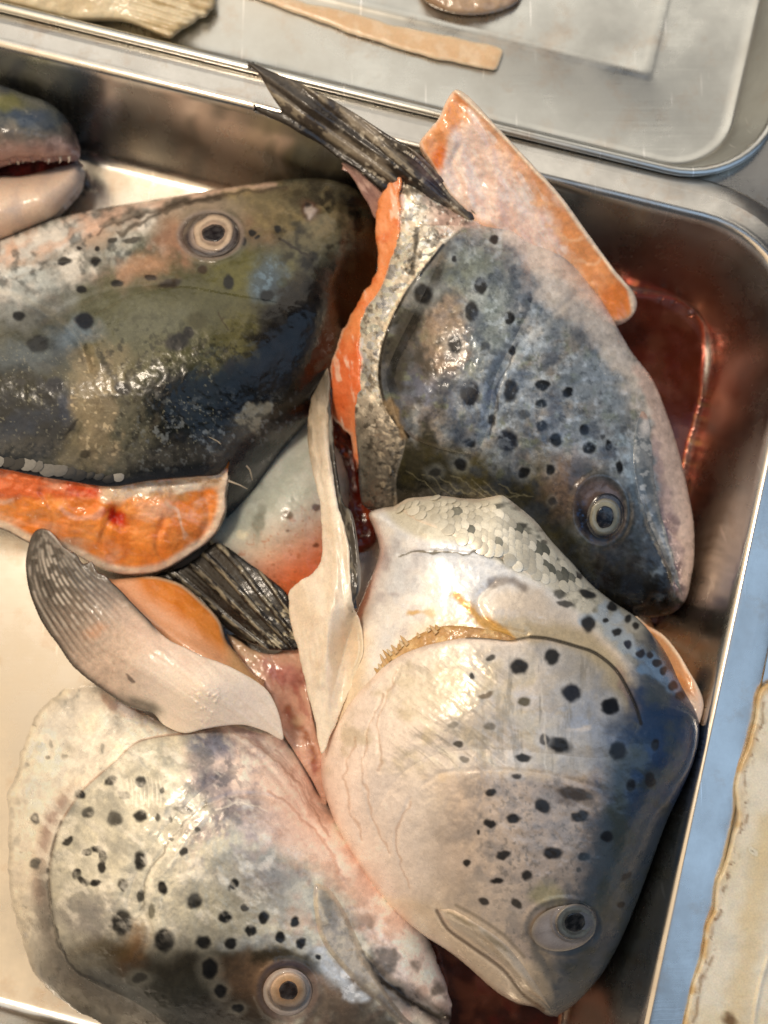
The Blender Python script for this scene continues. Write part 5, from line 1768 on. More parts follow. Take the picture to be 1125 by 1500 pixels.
def paint_E(p):
    X, Y = p.X, p.Y
    p.C[:] = lin('cbc6b4')
    p.M[:] = .16
    p.nz(50, 'cfc9b4', .45, .62, .8)
    p.nz(24, 'a3a298', .5, .64, .6)
    p.nz(14, 'd9d2ba', .54, .66, .6)
    # pink warmth towards the throat
    p.poly([(330, 1060), (420, 1085), (480, 1180), (560, 1280), (660, 1440), (660, 1500), (600, 1480), (540, 1380), (500, 1290), (440, 1260), (340, 1200), (280, 1120)], 'ecd4c4', 24, .95)
    p.poly([(420, 1120), (480, 1180), (560, 1290), (650, 1430), (655, 1480), (600, 1440), (545, 1350), (500, 1270), (450, 1220)], 'f2dccc', 14, .9)
    p.blob(440, 1190, 60, 50, 'e6c2ae', .9, .5, 30)
    p.nz(26, 'cda690', .5, .66, .6, msk=sm(330, 400, X))
    p.nz(20, 'b9a7a4', .5, .62, .7, msk=sm(230, 300, X) * sm(430, 370, X) * sm(1300, 1220, Y))
    p.blob(310, 1090, 34, 20, '6f7c96', .7, .85)
    p.blob(305, 1140, 24, 34, '77737c', .8, .8, -25)
    p.blob(345, 1185, 34, 26, '7f7880', .8, .7, 10)
    p.nz(11, '66666e', .52, .64, .6, msk=np.exp(-((X - 320) / 50) ** 2 - ((Y - 1140) / 70) ** 2))
    p.blob(380, 1300, 60, 40, '98938e', .8, .75)
    p.blob(320, 1330, 60, 30, 'a8a086', .8, .6)
    # dark olive back, lower
    dk = sm(1340, 1420, Y + .10 * (X - 250) + 22 * (fbm(X, Y, 60, 8) - .5))
    p.mix(dk * sm(420, 330, X - .2 * (Y - 1400)) * .92, '6c675a')
    dk2 = sm(1395, 1460, Y + .12 * (X - 200) + 22 * (fbm(X, Y, 50, 9) - .5))
    p.mix(dk2 * sm(420, 340, X) * .85, '565446')
    p.nz(34, '3f3a2a', .48, .62, .7, msk=dk * sm(210, 250, X))
    p.nz(40, '84847a', .5, .66, .6, msk=dk2 * sm(330, 220, X))
    p.blob(195, 1385, 24, 34, '8a6236', .7, .85, 30)
    p.blob(150, 1390, 44, 20, '6a5a38', .8, .7)
    p.blob(130, 1340, 44, 34, '8d8784', .8, .7)
    p.blob(300, 1410, 70, 26, '4f4838', .8, .7)
    # around the eye: brown pink
    p.blob(375, 1440, 50, 44, '97785c', .8, .9)
    p.blob(490, 1455, 46, 50, '8c745f', .8, .85)
    p.poly([(370, 1395), (430, 1390), (480, 1410), (470, 1425), (420, 1415), (370, 1412)], '4a4230', 9, .85)
    p.band([(330, 1385), (400, 1375), (445, 1385), (475, 1415), (495, 1440)], 9, 'a7aeb0', .8, .6)
    p.blob(520, 1500, 60, 40, '5f564c', .8, .8)
    p.blob(340, 1490, 60, 30, '574a3a', .8, .8)
    # lips
    p.band([(545, 1420), (575, 1450), (605, 1465), (650, 1490)], 14, '6a6664', .9, .8)
    p.band([(528, 1396), (552, 1430), (590, 1460), (640, 1488), (662, 1492)], 4, '262323', .7, .9)
    p.nz(14, '3c3a3a', .48, .6, .9, 1.6, 40, msk=np.exp(-((Y - 1422 - .72 * (X - 548)) / 15) ** 2) * sm(530, 560, X))
    p.band([(470, 1395), (490, 1425), (512, 1450), (530, 1460)], 9, 'c9ced2', .6, .85)
    p.nz(7, 'eef0f0', .5, .62, .8, msk=np.exp(-((X - 508 - .6 * (Y - 1440)) / 14) ** 2) * sm(1420, 1435, Y) * sm(1470, 1455, Y))
    # collar
    gb = Field([(274, 1072), (235, 1078), (199, 1088), (164, 1119), (124, 1154), (104, 1180), (90, 1202), (77, 1240), (71, 1279), (75, 1330), (88, 1390), (120, 1430), (200, 1470), (400, 1600), (700, 1600), (700, 1000), (420, 1080), (330, 1062)])(p.X0, p.Y0)
    u = sm(1, -2, gb)
    p.mix(u, 'e6dbc4')
    p.nz(30, 'cfc8bc', .48, .62, .7, 2, -60, msk=u)
    p.mix(u * np.exp(-((gb + 14) / 11) ** 2) * sm(1130, 1180, p.Y0) * .95, 'a9897a')
    p.mix(u * np.exp(-((gb + 8) / 14) ** 2) * sm(1250, 1300, p.Y0) * .9, '6f5f56')
    p.mix(u * sm(1330, 1400, p.Y0) * .75, '7a7466')
    p.nz(14, '4a4238', .54, .64, .8, 2, 75, msk=u * sm(1300, 1360, p.Y0))
    p.nz(12, '7e827f', .58, .68, .7, 2, -70, msk=u * (1 - sm(10, 30, p.D)))
    p.mix((1 - sm(2, 10, p.D)) * u * sm(1080, 1160, p.Y0) * .6, '8e8c86')
    p.blob(185, 1040, 20, 10, 'c9ccd4', .6, .7, 25)
    p.blob(160, 1030, 8, 16, 'b08a76', .6, .7, -30)
    p.blob(30, 1370, 7, 6, '4a5a78', .5, .9)
    p.mix((1 - sm(2, 7, p.D)) * sm(1015, 1050, p.Y0) * sm(140, 90, p.X0) * .7, '8f897c')
    # light scratched marks
    p.nz(5, 'e6e0cc', .56, .66, .8, 6, 82, msk=np.exp(-((X - 210) / 40) ** 2 - ((Y - 1160) / 24) ** 2))
    p.nz(6, 'ded6c4', .56, .66, .6, 6, -50, msk=np.exp(-((X - 260) / 50) ** 2 - ((Y - 1230) / 60) ** 2))
    p.band([(292, 1178), (252, 1230), (224, 1280), (213, 1330), (221, 1365)], 3, 'efe6d2', .8, .45)
    for q in ([(285, 1190), (262, 1216), (246, 1244)], [(300, 1196), (268, 1236), (248, 1270)], [(240, 1290), (233, 1330), (240, 1362)], [(318, 1184), (352, 1178), (392, 1188)], [(276, 1206), (262, 1236)]):
        p.band(q, 1.3, 'f0e8d6', .7, .4)
        p.ridge(q, 2.5, .15)
    for k in range(9):
        x = 186 + 6 * k
        p.band([(x, 1140 + 2 * (k % 3)), (x + 2, 1158), (x + 1 + k % 2, 1172 + 5 * (k % 3))], 1.0, 'efe9d8', .6, .65, raw=True)
    p.band([(274, 1074), (235, 1078), (199, 1088), (164, 1119), (124, 1154), (104, 1180), (90, 1202)], 1.6, 'b08c78', .6, .7, raw=True)
    p.band([(90, 1202), (77, 1240), (71, 1279), (73, 1320)], 2, '5a4c42', .6, .8, raw=True)
    p.band([(470, 1164), (505, 1206), (545, 1258), (575, 1298), (610, 1350)], 3, 'd8a58c', .9, .5)
    p.band([(345, 1075), (400, 1110), (450, 1170), (480, 1225)], 1.4, 'b98f78', .6, .6)
    p.band([(392, 1158), (440, 1196), (478, 1240), (500, 1290)], 2, 'c99a80', .8, .6)
    p.band([(300, 1175), (256, 1225), (216, 1280), (206, 1330)], 1.4, '7c7264', .6, .6)
    p.band([(70, 1270), (75, 1330), (88, 1388), (118, 1425), (160, 1445)], 2.0, '2d2820', .6, .7)
    p.spots([(51, 1198, 6, 8), (52, 1265, 8, 8), (163, 1144, 11, 6, '26241e', .9, -30), (117, 1163, 8, 7), (128, 1190, 9, 7, '22221e', .9, -25), (99.6, 1232, 9, 5, '2a2822', .9, -35), (168, 1199, 11, 11, '3f3d34', .85), (206, 1195, 9, 9), (206, 1145, 8, 8), (205.6, 1261, 9.5, 14),
             (127, 1248, 7, 5, None, .9, -20), (142, 1244, 8, 5), (151, 1254, 6, 9), (149, 1270, 6, 9, None, .95, 10), (113, 1280, 7, 8), (122, 1291, 9, 6, None, .95, 30), (140, 1293, 9, 5), (180, 1296, 7, 9, '47402e', .85), (207, 1313, 6, 8, '26241c', .9), (238, 1300, 7.5, 10), (285, 1320, 12, 11.5),
             (269, 1247, 5, 8, '33302a', .9, 20), (342, 1295, 7, 10, None, .95, 25), (329.5, 1343, 10, 9), (359, 1329, 6, 6, '4a3f2c', .85), (386, 1344, 8, 9), (366, 1363, 8, 8), (337, 1382, 9, 9), (297.6, 1380, 12, 9.5), (432, 1350, 6.5, 7), (411, 1372, 7, 9), (440, 1382, 7, 9),
             (178, 1351, 15, 18, '1c1a16', .92), (240, 1377, 15, 17), (307, 1419, 11, 15), (323, 1452, 9, 10), (348, 1477, 9, 6), (222, 1335, 5, 10, '7a7250', .7), (289, 1215, 4, 4, '33302a', .8), (269, 1187, 14, 5, '7e7a74', .8, 15), (236, 1159, 4, 5, '44423c', .8), (232, 1197, 4, 6, '55523f', .8),
             (250, 1199, 2.5, 6, '55503c', .8), (465, 1402, 4.5, 4), (182, 1164, 9, 6, '5a5a50', .7, 20), (204, 1433, 11, 7, '33302a', .7), (252, 1230, 4, 3, '66625a', .7), (70, 1110, 4, 3, '77756a', .7), (95, 1109, 5, 4, '77756a', .7), (35, 1160, 3, 6, '66665e', .7), (18, 1190, 4, 9, '55554f', .7), (40, 1120, 4, 3, '66665e', .6),
             (150, 1095, 3, 7, '98948a', .7), (75, 1090, 3, 6, '98948a', .6)], '15120f', halo='cfcbb8')
    # orbit
    rr = np.hypot((p.X0 - 421) / 43, (p.Y0 - 1452) / 42)
    p.mix(np.exp(-((rr - .95) / .12) ** 2) * .7, '84716a')
    p.mix(np.exp(-((rr - .95) / .12) ** 2) * sm(0, -20, p.Y0 - 1430) * .8, '5a5664')
    p.H += .9 * np.exp(-((rr - 1.05) / .12) ** 2) - 1.5 * (1 - sm(.6, .95, rr))
    # relief
    p.ridge([(206, 1400), (220, 1360), (208, 1330), (218, 1280), (256, 1225), (300, 1178)], 4, -.4)
    p.ridge([(219, 1400), (232, 1360), (222, 1330), (231, 1285), (266, 1233), (306, 1188)], 12, .35)
    p.ridge([(330, 1070), (380, 1110), (430, 1170), (470, 1230), (500, 1290)], 5, -.8)
    p.ridge([(300, 1180), (340, 1165), (400, 1170), (450, 1210)], 5, -.8)
    for k in range(4):
        p.ridge([(370 + 12 * k, 1080 + 6 * k), (410 + 12 * k, 1120 + 10 * k), (445 + 9 * k, 1180 + 6 * k)], 4, -.5)
        p.band([(370 + 12 * k, 1080 + 6 * k), (410 + 12 * k, 1120 + 10 * k), (445 + 9 * k, 1180 + 6 * k)], 1.5, 'b08a74', .7, .35)
    p.ridge([(530, 1400), (570, 1440), (620, 1475), (660, 1500)], 6, -1.8)
    p.scales(u * sm(1020, 1060, p.Y0) * (.45 + .55 * sm(46, 16, p.D)), 15, 14, 118, .5, .35, 'fbf4e4', .55, .4)
    p.rough(12, .6, 71, 2, -60, u)
    p.rough(40, 1.0)
    p.rough(12, .4, 14)
    p.rough(6, .16, 9)
    p.grain(5, .12)
    p.grain(18, .10, 9)
    p.nz(13, 'f3ecdc', .54, .70, .5, 1.5, 40, msk=sm(1400, 1330, Y) * sm(430, 380, X))
    p.nz(22, '8d8c84', .54, .72, .4, 1.5, 40, msk=sm(1400, 1330, Y) * sm(330, 280, X))
    p.tone(1.10 - .58 * dk * sm(430, 340, X), .32)
    p.R = np.clip(p.R + .02 + .16 * (fbm(p.X0, p.Y0, 30, 21) - .5), .2, .6)
    p.nz(50, None, .4, .6, .2, met=.35, msk=sm(420, 320, X))


patch('head_skin', E_OUT, Eh, paint_E, SKIN, thE, 1.5, BODY_SKIRT, 18, floor=.002, warp=4, wob=3.5)
E_GILL = [(330, 1066), (300, 1068), (274, 1075), (235, 1079), (199, 1088), (164, 1119), (140, 1140), (124, 1154), (104, 1180), (90, 1202), (77, 1240), (71, 1279), (72, 1310), (77, 1348), (90, 1393), (118, 1428), (160, 1440), (205, 1425), (235, 1380), (238, 1330), (262, 1270), (310, 1215),
          (350, 1190), (390, 1160), (390, 1110), (360, 1076)]
gE = Field([(330, 1000), (199, 1000), (20, 1279), (60, 1420), (110, 1425), (160, 1425), (195, 1408), (212, 1370), (208, 1325), (225, 1275), (262, 1222), (300, 1182), (340, 1150), (370, 1110), (350, 1060)])
patch('gill_cover', E_GILL, lambda X, Y, D: Eh(X, Y) - .0012 + .0032 * sm(0, 50, gE(X, Y)), paint_E, SKIN, thE, 1.5, ((.0, -.8), (.5, -1.9), (2, -3)), 18, edge=10, edge_h=1.2, warp=4)
EJ = [(455, 1296), (460, 1290), (469, 1289), (484, 1297), (496, 1310), (507, 1326), (519, 1352), (527, 1372), (536, 1392), (552, 1422), (574, 1456), (600, 1488), (622, 1505), (600, 1510), (575, 1498), (552, 1474), (524, 1450), (496, 1420), (470, 1385), (458, 1350), (454, 1322)]


def paint_Ej(p):
    paint_E(p)
    keep = p.C.copy()
    p.C[:] = lin('c6baa8')
    p.nz(26, 'a09a94', .48, .66, .7)
    p.nz(14, 'd9ccb4', .54, .66, .7)
    p.blob(480, 1330, 8, 22, '7d7a70', .7, .7, -20)
    p.band([(456, 1294), (455, 1325), (462, 1362), (476, 1392), (500, 1424)], 4, '6f6c70', .8, .8, raw=True)
    p.band([(470, 1296), (468, 1330), (480, 1350)], 3, 'd6c8ae', .8, .7)
    p.band([(500, 1340), (515, 1375), (540, 1420), (570, 1462)], 4, 'd2c4b0', .8, .6)
    p.nz(9, '8a857c', .56, .70, .45)
    p.blob(462, 1300, 6, 10, '8d8a98', .6, .7)
    p.mix(sm(1430, 1480, p.Y0) * .75, '5a5450')
    p.rough(20, .6)
    w = sm(1, 12, p.D)[:, None]
    p.C = keep * (1 - w) + p.C * w
    p.H = p.H * w[:, 0]


patch('upper_jaw', EJ, lambda X, Y, D: Eh(X, Y) - .0010 + .0028 * sm(0, 13, D), paint_Ej, SKIN, thE, 1.4, ((0, -.5), (.8, -1.6)), 18, warp=4)
make_eye(thE, lambda X, Y: Eh(X, Y), 421, 1453, (36, 35), (28, 27), (15, 15), (422, 1451), dict(
    ball=[(0, '988474'), (.75, 'a08e80'), (.88, 'bcb0a4'), (1, '857268')],
    iris=[(0, 'd0a070'), (.55, 'dfb080'), (.75, 'e8c49a'), (.9, 'cfb298'), (1, '7a6658')],
    pupil=[(0, '38291f'), (.85, '30231c'), (1, '7a6044')]), 0, .8)

# pectoral fin standing over its back
EF = [(60, 774), (52, 777), (45, 788), (38, 819), (39, 845), (43, 866), (51, 889), (60, 909), (72, 928), (85, 945), (104, 973), (121, 989), (139, 1003), (162, 1019), (184, 1033), (206, 1041), (224, 1045), (240, 1062), (269, 1074), (299, 1068), (330, 1063), (358, 1062), (390, 1072), (414, 1084), (413, 1064), (406, 1038), (393, 1013),
      (374, 997), (348, 982), (322, 970), (299, 962), (270, 948), (249, 938), (234, 926), (219, 909), (204, 894), (189, 878), (176, 864), (164, 853), (154, 842), (143, 838), (134, 822), (122, 826), (112, 812), (100, 806), (92, 800), (80, 784), (71, 776)]
zEF = rbf([(60, 774, 50), (38, 830, 48), (60, 909, 50), (104, 973, 52), (184, 1033, 56), (230, 1050, 60), (300, 1068, 68), (414, 1084, 60), (393, 1013, 66), (299, 962, 72), (219, 909, 66), (164, 853, 58), (100, 806, 54), (200, 980, 72), (300, 1010, 80), (120, 890, 62)])
fe = fin_paint(520, 1180, 66, .25, 'cdb5a2', '5d554d', lambda X, Y: sm(1040, 860, .62 * X + Y - 40), 'a9998a', .04, 5)


def paint_EF(p):
    fe(p)
    d = np.hypot(p.X0 - 60, p.Y0 - 774)
    p.mix(sm(120, 20, d) * .7, '37322d')
    p.nz(6, 'cfc4b6', .62, .76, .2, 9, 58, msk=sm(230, 120, d) * sm(30, 60, d))
    p.mix(sm(160, 270, p.X0 + .2 * (p.Y0 - 950)) * .9, 'efdfce')
    p.blob(235, 930, 60, 30, 'd8b49c', .8, .5, 30)
    p.blob(140, 925, 20, 9, 'c89a7c', .7, .7, -20)
    low = np.interp(p.X0, [38, 43, 60, 85, 104, 139, 184, 224, 250], [840, 866, 909, 945, 973, 1003, 1033, 1045, 1060]) - p.Y0
    p.mix(np.exp(-(p.D / 7) ** 2) * sm(240, 220, p.X0) * sm(820, 860, p.Y0) * .95, '2a2520')
    p.mix(np.exp(-((low - 10) / 8) ** 2) * sm(250, 225, p.X0) * sm(170, 200, p.X0) * sm(990, 1010, p.Y0) * .8, '4a443c')
    p.H += .5 * np.exp(-(p.D / 5) ** 2) * sm(236, 215, p.X0)
    p.nz(5, 'f2e2c8', .62, .7, .9, msk=np.exp(-((p.X0 - 290) / 14) ** 2 - ((p.Y0 - 1020) / 26) ** 2))
    p.nz(5, 'f2e2c8', .64, .72, .8, msk=np.exp(-((p.X0 - 340) / 22) ** 2 - ((p.Y0 - 1030) / 18) ** 2))
    p.H += .8 * sm(.6, .7, fbm(p.X0, p.Y0, 5, 77, 3)) * np.exp(-((p.X0 - 300) / 26) ** 2 - ((p.Y0 - 1025) / 30) ** 2)
    La = smooth([(58, 775), (40, 818), (43, 866), (62, 908), (104, 970), (160, 1014), (230, 1040)], False, 6)
    Ra = smooth([(74, 779), (104, 806), (140, 842), (186, 880), (226, 926), (270, 955), (320, 985)], False, 6)
    ti = np.linspace(0, 1, 24)
    pick = lambda Q: np.stack([np.interp(ti, np.linspace(0, 1, len(Q)), Q[:, k]) for k in (0, 1)], 1)
    La, Ra = pick(La), pick(Ra)
    fade = sm(235, 110, p.X0 * .75 + (p.Y0 - 774) * .55)
    for k in range(13):
        t = .06 + .072 * k
        q = La * (1 - t) + Ra * t
        dd, tt = polydist(p.X0, p.Y0, q, False)
        ln = np.exp(-(dd / 2.0) ** 2)
        sg = sm(.40, .62, fbm(tt * 260 + 31 * k, tt * 0 + 7 * k, 9, 13, 2))
        p.mix(ln * fade * sg * (.75 if k in (4, 5, 6, 7) else .4), 'd9cfc2')  # silvery highlights painted along the fin rays
        p.mix(np.exp(-((dd - 4.0) / 1.6) ** 2) * fade * .4, '2c2722')
        p.H += .35 * ln * fade
    p.R[:] = .3
    p.R += .1 * sm(200, 300, p.X0)
    p.blob(190, 993, 4, 3, '5a4c44', .5, .8)


patch('pectoral_fin', EF, lambda X, Y, D: zEF(X, Y), paint_EF, FAT, thE, 1.4, ((.1, -.4), (1, -.8), (4, -1.2)), 20, edge=4, edge_h=.5)

# orange underside beside the fin
OW = [(150, 850), (172, 848), (194, 846), (224, 844), (248, 849), (269, 858), (299, 884), (315, 900), (324, 914), (331, 938), (345, 956), (366, 982), (388, 1008), (360, 1000), (320, 985), (270, 960), (220, 930), (180, 890)]
zOW = rbf([(150, 850, 34), (224, 844, 34), (299, 884, 38), (331, 938, 42), (388, 1008, 46), (320, 985, 56), (230, 930, 50), (180, 890, 44), (270, 910, 48)])


def paint_OW(p):
    p.C[:] = lin('e6ab80')
    d = (p.Y0 - 845) - .75 * (p.X0 - 195)
    p.mix(sm(30, -5, d) * sm(190, 215, p.X0) * sm(350, 320, p.X0) * .95, 'd8822c')
    p.nz(20, 'c4701c', .5, .62, .7, msk=sm(20, -10, d) * sm(200, 220, p.X0) * sm(340, 315, p.X0))
    p.mix((1 - sm(2, 6, p.D)) * sm(0, -20, d) * .7, 'e9cfae')
    p.mix(sm(320, 345, p.X0) * .8, 'c9a070')
    p.ridge([(165, 860), (215, 905), (260, 935), (310, 965)], 9, 1.6)
    p.rough(18, .8, 3, 2, 38)
    p.R[:] = .3


patch('belly_flesh', OW, lambda X, Y, D: zOW(X, Y), paint_OW, FLESH, thE, 1.5, ((0, -1), (1, -4), (4, -14), (6, -30)), 21, floor=.004, edge=8, edge_h=3)

# throat tissue between the two lower heads
TT = [(331, 928), (345, 935), (372, 952), (400, 958), (436, 946), (446, 985), (456, 1040), (468, 1090), (480, 1130), (478, 1180), (455, 1140), (430, 1100), (412, 1070), (405, 1035), (388, 1008), (360, 980)]
zTT = rbf([(331, 928, 26), (400, 958, 30), (436, 946, 36), (456, 1040, 36), (478, 1180, 34), (412, 1070, 40), (388, 1008, 34), (430, 1040, 24)])


def paint_TT(p):
    p.C[:] = lin('dcae96')
    p.mix(sm(395, 370, p.X0) * .8, 'cfae88')
    p.nz(24, 'e0b098', .48, .62, .7, 2, 60)
    p.blob(432, 1000, 12, 16, '93403c', .8, .7, 20)
    p.blob(410, 985, 20, 14, 'c98078', .7, .7)
    p.band([(425, 1040), (450, 1090), (465, 1130)], 6, '9a5a34', .8, .8)
    p.blob(438, 1058, 9, 9, 'e0bc9a', .5, .8)
    p.nz(12, 'b4685a', .56, .70, .5, 2, 65)
    p.rough(22, 2.4, 3, 2, 60)
    p.rough(9, .9, 6)
    p.H += 1.2 * np.exp(-((p.X0 - 438) / 9) ** 2 - ((p.Y0 - 1058) / 9) ** 2)
    p.R[:] = .24


patch('throat_tissue', TT, lambda X, Y, D: zTT(X, Y), paint_TT, FLESH, thE, 1.5, ((0, -1), (1, -4), (3, -14), (4, -40)), 22, floor=.004, edge=8, edge_h=2)

# ================================================================== pale piece lying under the others, with its dark ribbed fin
pie = thing('salmon_piece', 'pale silver piece of salmon stained orange with a black ribbed fin, between the four heads', 'fish piece', 400, 780, 0)
PB = [(300, 770), (333, 740), (370, 700), (414, 640), (440, 600), (470, 590), (500, 620), (515, 700), (510, 800), (480, 880), (440, 910), (404, 880), (364, 850), (320, 815)]
zPB = rbf([(300, 770, 20), (370, 700, 24), (440, 600, 18), (500, 650, 18), (510, 800, 18), (440, 900, 22), (364, 840, 26), (410, 760, 36), (460, 700, 32)])


def paint_PB(p):
    p.C[:] = lin('b4b8ac')
    p.nz(40, 'c9cac0', .45, .62, .7)
    d = (p.Y0 - 790) + .55 * (p.X0 - 420)
    p.mix(sm(-60, 30, d) * .8, 'd9a888')
    p.mix(sm(-10, 70, d) * .95, 'e0703c')
    p.blob(378, 770, 9, 22, '7d7f72', .6, .85, 10)
    p.blob(385, 745, 8, 9, '8a8c80', .6, .7)
    p.spots([(421, 754, 8, 7, '8a6a44', .85), (464, 744, 6, 5, '7a4c2c', .85), (463, 800, 4, 3, 'a04a20', .8), (421, 777, 3, 2, '8a6a50', .7)], '8a6a44')
    p.blob(353, 786, 9, 6, 'e0d8bc', .5, .8)
    p.nz(5, 'b06a44', .64, .72, .6, msk=sm(-60, 0, d))
    p.rough(30, .8)
    p.rough(8, .25, 5)
    p.grain(8, .12)
    p.R[:] = .3


patch('belly_skin', PB, lambda X, Y, D: zPB(X, Y), paint_PB, FAT, pie, 1.6, ((0, -1), (1, -5), (3, -12), (4, -30)), 23, floor=.003, edge=24, edge_h=7)
PF = [(314, 795), (324, 797), (333, 801), (348, 812), (364, 824), (384, 838), (404, 854), (416, 864), (423, 875), (428, 900), (434, 925), (437, 950), (415, 953), (392, 951), (367, 942), (348, 932), (331, 920), (318, 905), (305, 889), (288, 872), (270, 858), (245, 852), (225, 845), (240, 838), (267, 830), (290, 815)]
zPF = rbf([(314, 795, 30), (230, 843, 26), (270, 858, 26), (331, 920, 32), (392, 951, 38), (437, 950, 40), (420, 868, 40), (364, 824, 36), (340, 870, 38)])
fpp = fin_paint(560, 1090, 92, 1.0, '1d1a17', '14120f', lambda X, Y: sm(330, 270, X), '9a9078', .75, 9, '0d0b0a')


def paint_PF(p):
    fpp(p)
    d = (p.Y0 - 795) - .78 * (p.X0 - 314)
    p.mix((1 - sm(-20, -4, d)) * .8, '171411')
    p.mix((1 - sm(300, 330, p.X0)) * .5, '0e0d0d')
    p.nz(4, 'c9c0a4', .6, .7, .7, 3, 40, msk=sm(350, 400, p.X0) * sm(860, 900, p.Y0))
    p.R[:] = .3


patch('pectoral_fin', PF, lambda X, Y, D: zPF(X, Y), paint_PF, FIN, pie, 1.3, ((0, -.6), (.6, -1.6), (3, -5), (5, -20)), 24, floor=.004, edge=6, edge_h=1.4)

# ================================================================== FISH HEAD at the left edge, mouth open
D_UP = [(-160, 130), (-60, 112), (0, 124), (35, 137), (69, 149), (92, 167), (107, 189), (114, 211), (113, 226), (104, 231), (84, 230), (68, 233), (51, 229), (40, 232), (24, 231), (9, 236), (0, 238), (-60, 262), (-160, 290)]
Dh = Fish(D_UP, [(-160, 130, 54), (-160, 220, 66), (0, 124, 53), (0, 190, 62), (60, 146, 51), (60, 200, 56), (92, 167, 48), (110, 200, 44), (100, 232, 42), (0, 245, 46), (-100, 270, 46)], 40, 12)
thD = thing('cut_salmon', 'salmon snout with half open mouth and pale lower jaw coming in at the left edge', 'salmon head', -20, 230, 0, 'salmon heads in the tray')


def paint_D(p):
    p.C[:] = lin('8a7c72')
    p.mix(sm(215, 170, p.Y - .1 * p.X) * .9, '49504c')
    p.nz(20, '26303a', .48, .62, .8, msk=sm(210, 180, p.Y))
    p.blob(40, 170, 34, 14, '39485c', .7, .8, 15)
    p.blob(10, 150, 30, 12, '6a6a3c', .8, .8)
    p.mix(sm(200, 222, p.Y) * .8, 'b08a82')
    p.nz(14, 'd0b4aa', .52, .64, .7, msk=sm(195, 215, p.Y))
    p.blob(108, 195, 12, 20, '2c2226', .7, .7)
    p.R[:] = .3
    p.rough(20, .9)
    p.rough(7, .3, 6)


patch('head_skin', D_UP, Dh, paint_D, SKIN, thD, 1.8, ((-.3, -1.5), (0, -4), (2, -8), (6, -14), (9, -40)), 25, floor=.003)
D_LO = [(-160, 290), (-60, 270), (0, 258), (30, 258), (58, 252), (83, 244), (105, 239), (114, 239), (121, 247), (121, 256), (116, 276), (97, 299), (76, 320), (46, 335), (0, 354), (-60, 378), (-160, 420)]
Dl = Fish(D_LO, [(-160, 290, 40), (-160, 400, 40), (0, 262, 34), (0, 310, 42), (60, 255, 32), (60, 290, 38), (115, 245, 28), (110, 270, 28), (46, 333, 28), (0, 350, 30)], 30, 10)


def paint_Dl(p):
    p.C[:] = lin('dcc4ae')
    p.mix((1 - sm(3, 16, p.D)) * sm(262, 245, p.Y - .12 * p.X + 8) * .8, '66707c')
    p.mix(sm(280, 330, p.Y + .3 * p.X - 20) * .5, 'e0b898')
    p.nz(20, 'c9b4a6', .5, .64, .6)
    p.R[:] = .34
    p.rough(24, .7)


patch('lower_jaw', D_LO, Dl, paint_Dl, FAT, thD, 1.8, ((-.3, -1.5), (0, -4), (2, -8), (6, -14), (9, -30)), 26, floor=.003)


def paint_Dm(p):
    p.C[:] = lin('3a0e0c')
    p.nz(12, '7a2a22', .5, .65, .7)
    p.rough(9, 1.2)


patch('mouth_lining', [(-100, 240), (0, 225), (60, 222), (108, 224), (106, 240), (80, 250), (30, 265), (0, 268), (-100, 290)], const(.022), paint_Dm, FLESH, thD, 2.2, ((0, -1), (1, -10)), 27, floor=.003)
for k, x in enumerate([13, 26, 34, 49, 66, 71, 88, 101]):
    tube('tooth', P3([(x, 230 + (k < 2) * 5, .036), (x + 1, 235 + (k < 2) * 5, .0345), (x - 1, 237 + (k * 7) % 4, .033)]), .0009, FAT, thD, 'e6d6c4', 5)

# ================================================================== things lying in the far tray
tail = thing('fish_tail', 'cream tail end of a fish with a ragged fin lying in the far tray', 'fish tail', 150, 0, .036)
TL = [(-120, -120), (-60, -10), (0, 2), (40, 12), (75, 21), (114, 29), (164, 29), (190, 33), (209, 40), (232, 50), (249, 56), (258, 50), (262, 46), (274, 39), (286, 32), (290, 27), (302, 24), (308, 16), (316, 8), (312, -10), (310, -60), (250, -140)]
zTL = rbf([(-120, -120, 52), (0, 0, 52), (100, 20, 46), (249, 56, 41), (316, 8, 41), (250, -100, 52), (100, -80, 62)])


def paint_TL(p):
    p.C[:] = lin('d8c9a8')
    p.nz(24, 'c4b08a', .5, .64, .7, 2.5, 20)
    fin = sm(170, 230, p.X0 - .3 * p.Y0)
    p.nz(7, 'b39c70', .5, .64, .8, 6, 14, msk=fin)
    p.mix((1 - sm(1, 6, p.D)) * .6, '9a8258')
    p.H += .5 * np.cos((p.Y0 - .3 * p.X0) * .55) * fin
    p.rough(14, .7)
    p.R[:] = .4


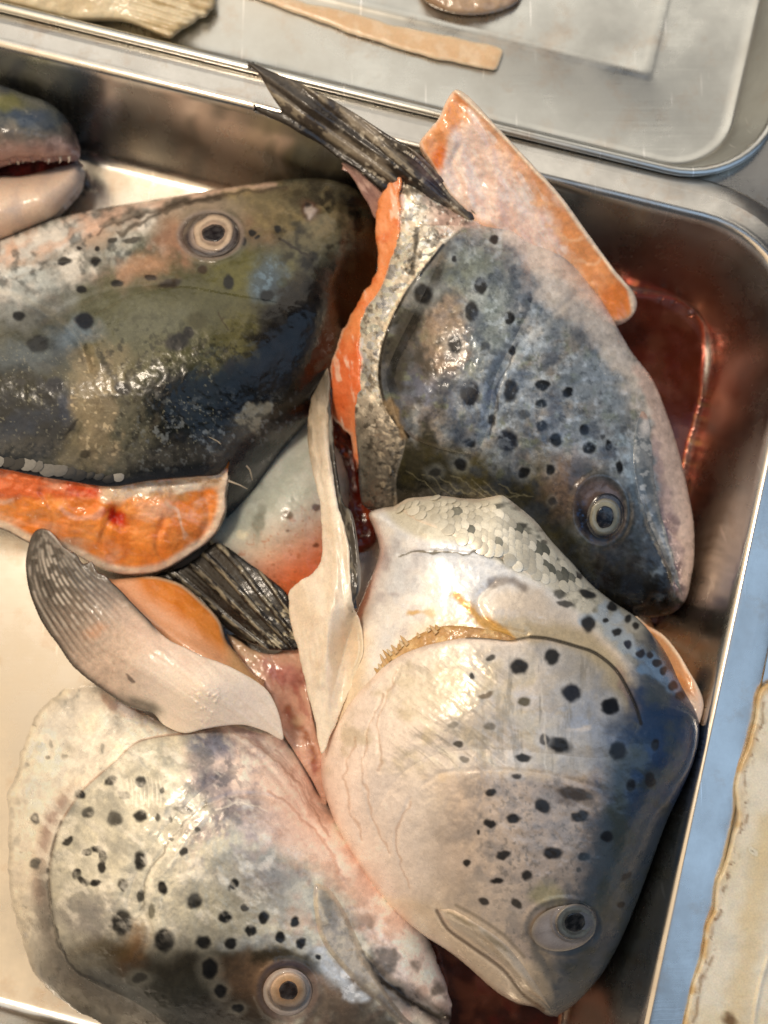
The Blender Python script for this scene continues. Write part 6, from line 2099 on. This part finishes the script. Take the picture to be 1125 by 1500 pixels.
patch('tail_skin', TL, lambda X, Y, D: zTL(X, Y), paint_TL, FAT, tail, 2.0, ((0, -.6), (1, -2), (3, -6), (5, -12)), 28, floor=.0345, edge=12, edge_h=3)

strip = thing('tan_strip', 'long tan strip lying along the floor of the far tray', 'fish skin', 620, 60, .034)  # raised tan band along the tray floor
ST = [(300, -40), (400, -8), (430, -1), (500, 15), (560, 32), (635, 48), (690, 60), (726, 68), (737, 74), (734, 86), (727, 102), (712, 101), (685, 95), (640, 86), (600, 76), (540, 56), (470, 32), (420, 14), (380, -2), (290, -30)]


def paint_ST(p):
    p.C[:] = lin('d6b48c')
    p.nz(30, 'dcbc94', .45, .62, .6, 2, 15)
    p.mix((1 - sm(1, 5, p.D)) * .7, 'e8d6ba')
    p.nz(16, 'e6d2b6', .5, .68, .5)
    p.rough(24, .5)
    p.R[:] = .35


patch('tan_sheet', ST, const(.0372), paint_ST, FAT, strip, 2.0, ((0, -.6), (.3, -1.5), (.6, -3)), 29, floor=.0345, edge=15, edge_h=1.6, wob=2.5, wobs=30)

scr = thing('fish_scrap', 'soft brown scrap of fish at the top edge of the far tray', 'fish scrap', 690, -10, .034)


def paint_SC(p):
    p.C[:] = lin('b49a80')
    p.nz(24, '8d6e52', .48, .64, .8)
    p.rough(18, 1.4)


patch('scrap_flesh', [(610, -30), (625, 2), (660, 17), (700, 20), (740, 12), (765, -6), (770, -60), (690, -90), (620, -70)], const(.041), paint_SC, FLESH, scr, 2.2, ((0, -1), (1, -5), (3, -12)), 30, floor=.0345, edge=26, edge_h=4)
# water drops on the steel
DW = simple('water', 'ffffff', .02, 0, 1.0, 0, 40, ior=1.33)
for x, y, r, lab in [(1010, 428, 5, 'clear elongated drop on the tray wall just above the corner of the red puddle'), (1013, 458, 5, 'round clear drop at the outer corner of the red puddle'),
                     (986, 443, 4, 'small clear drop on the upper rim of the red puddle'), (967, 438, 4, 'tiny clear drop on the upper rim of the puddle beside the orange slab')]:
    drop('water_drop', lab, 'water drop', x, y, .0055, r, DW, 'ffffff', 1.2, 0, 'drops beside the puddle')
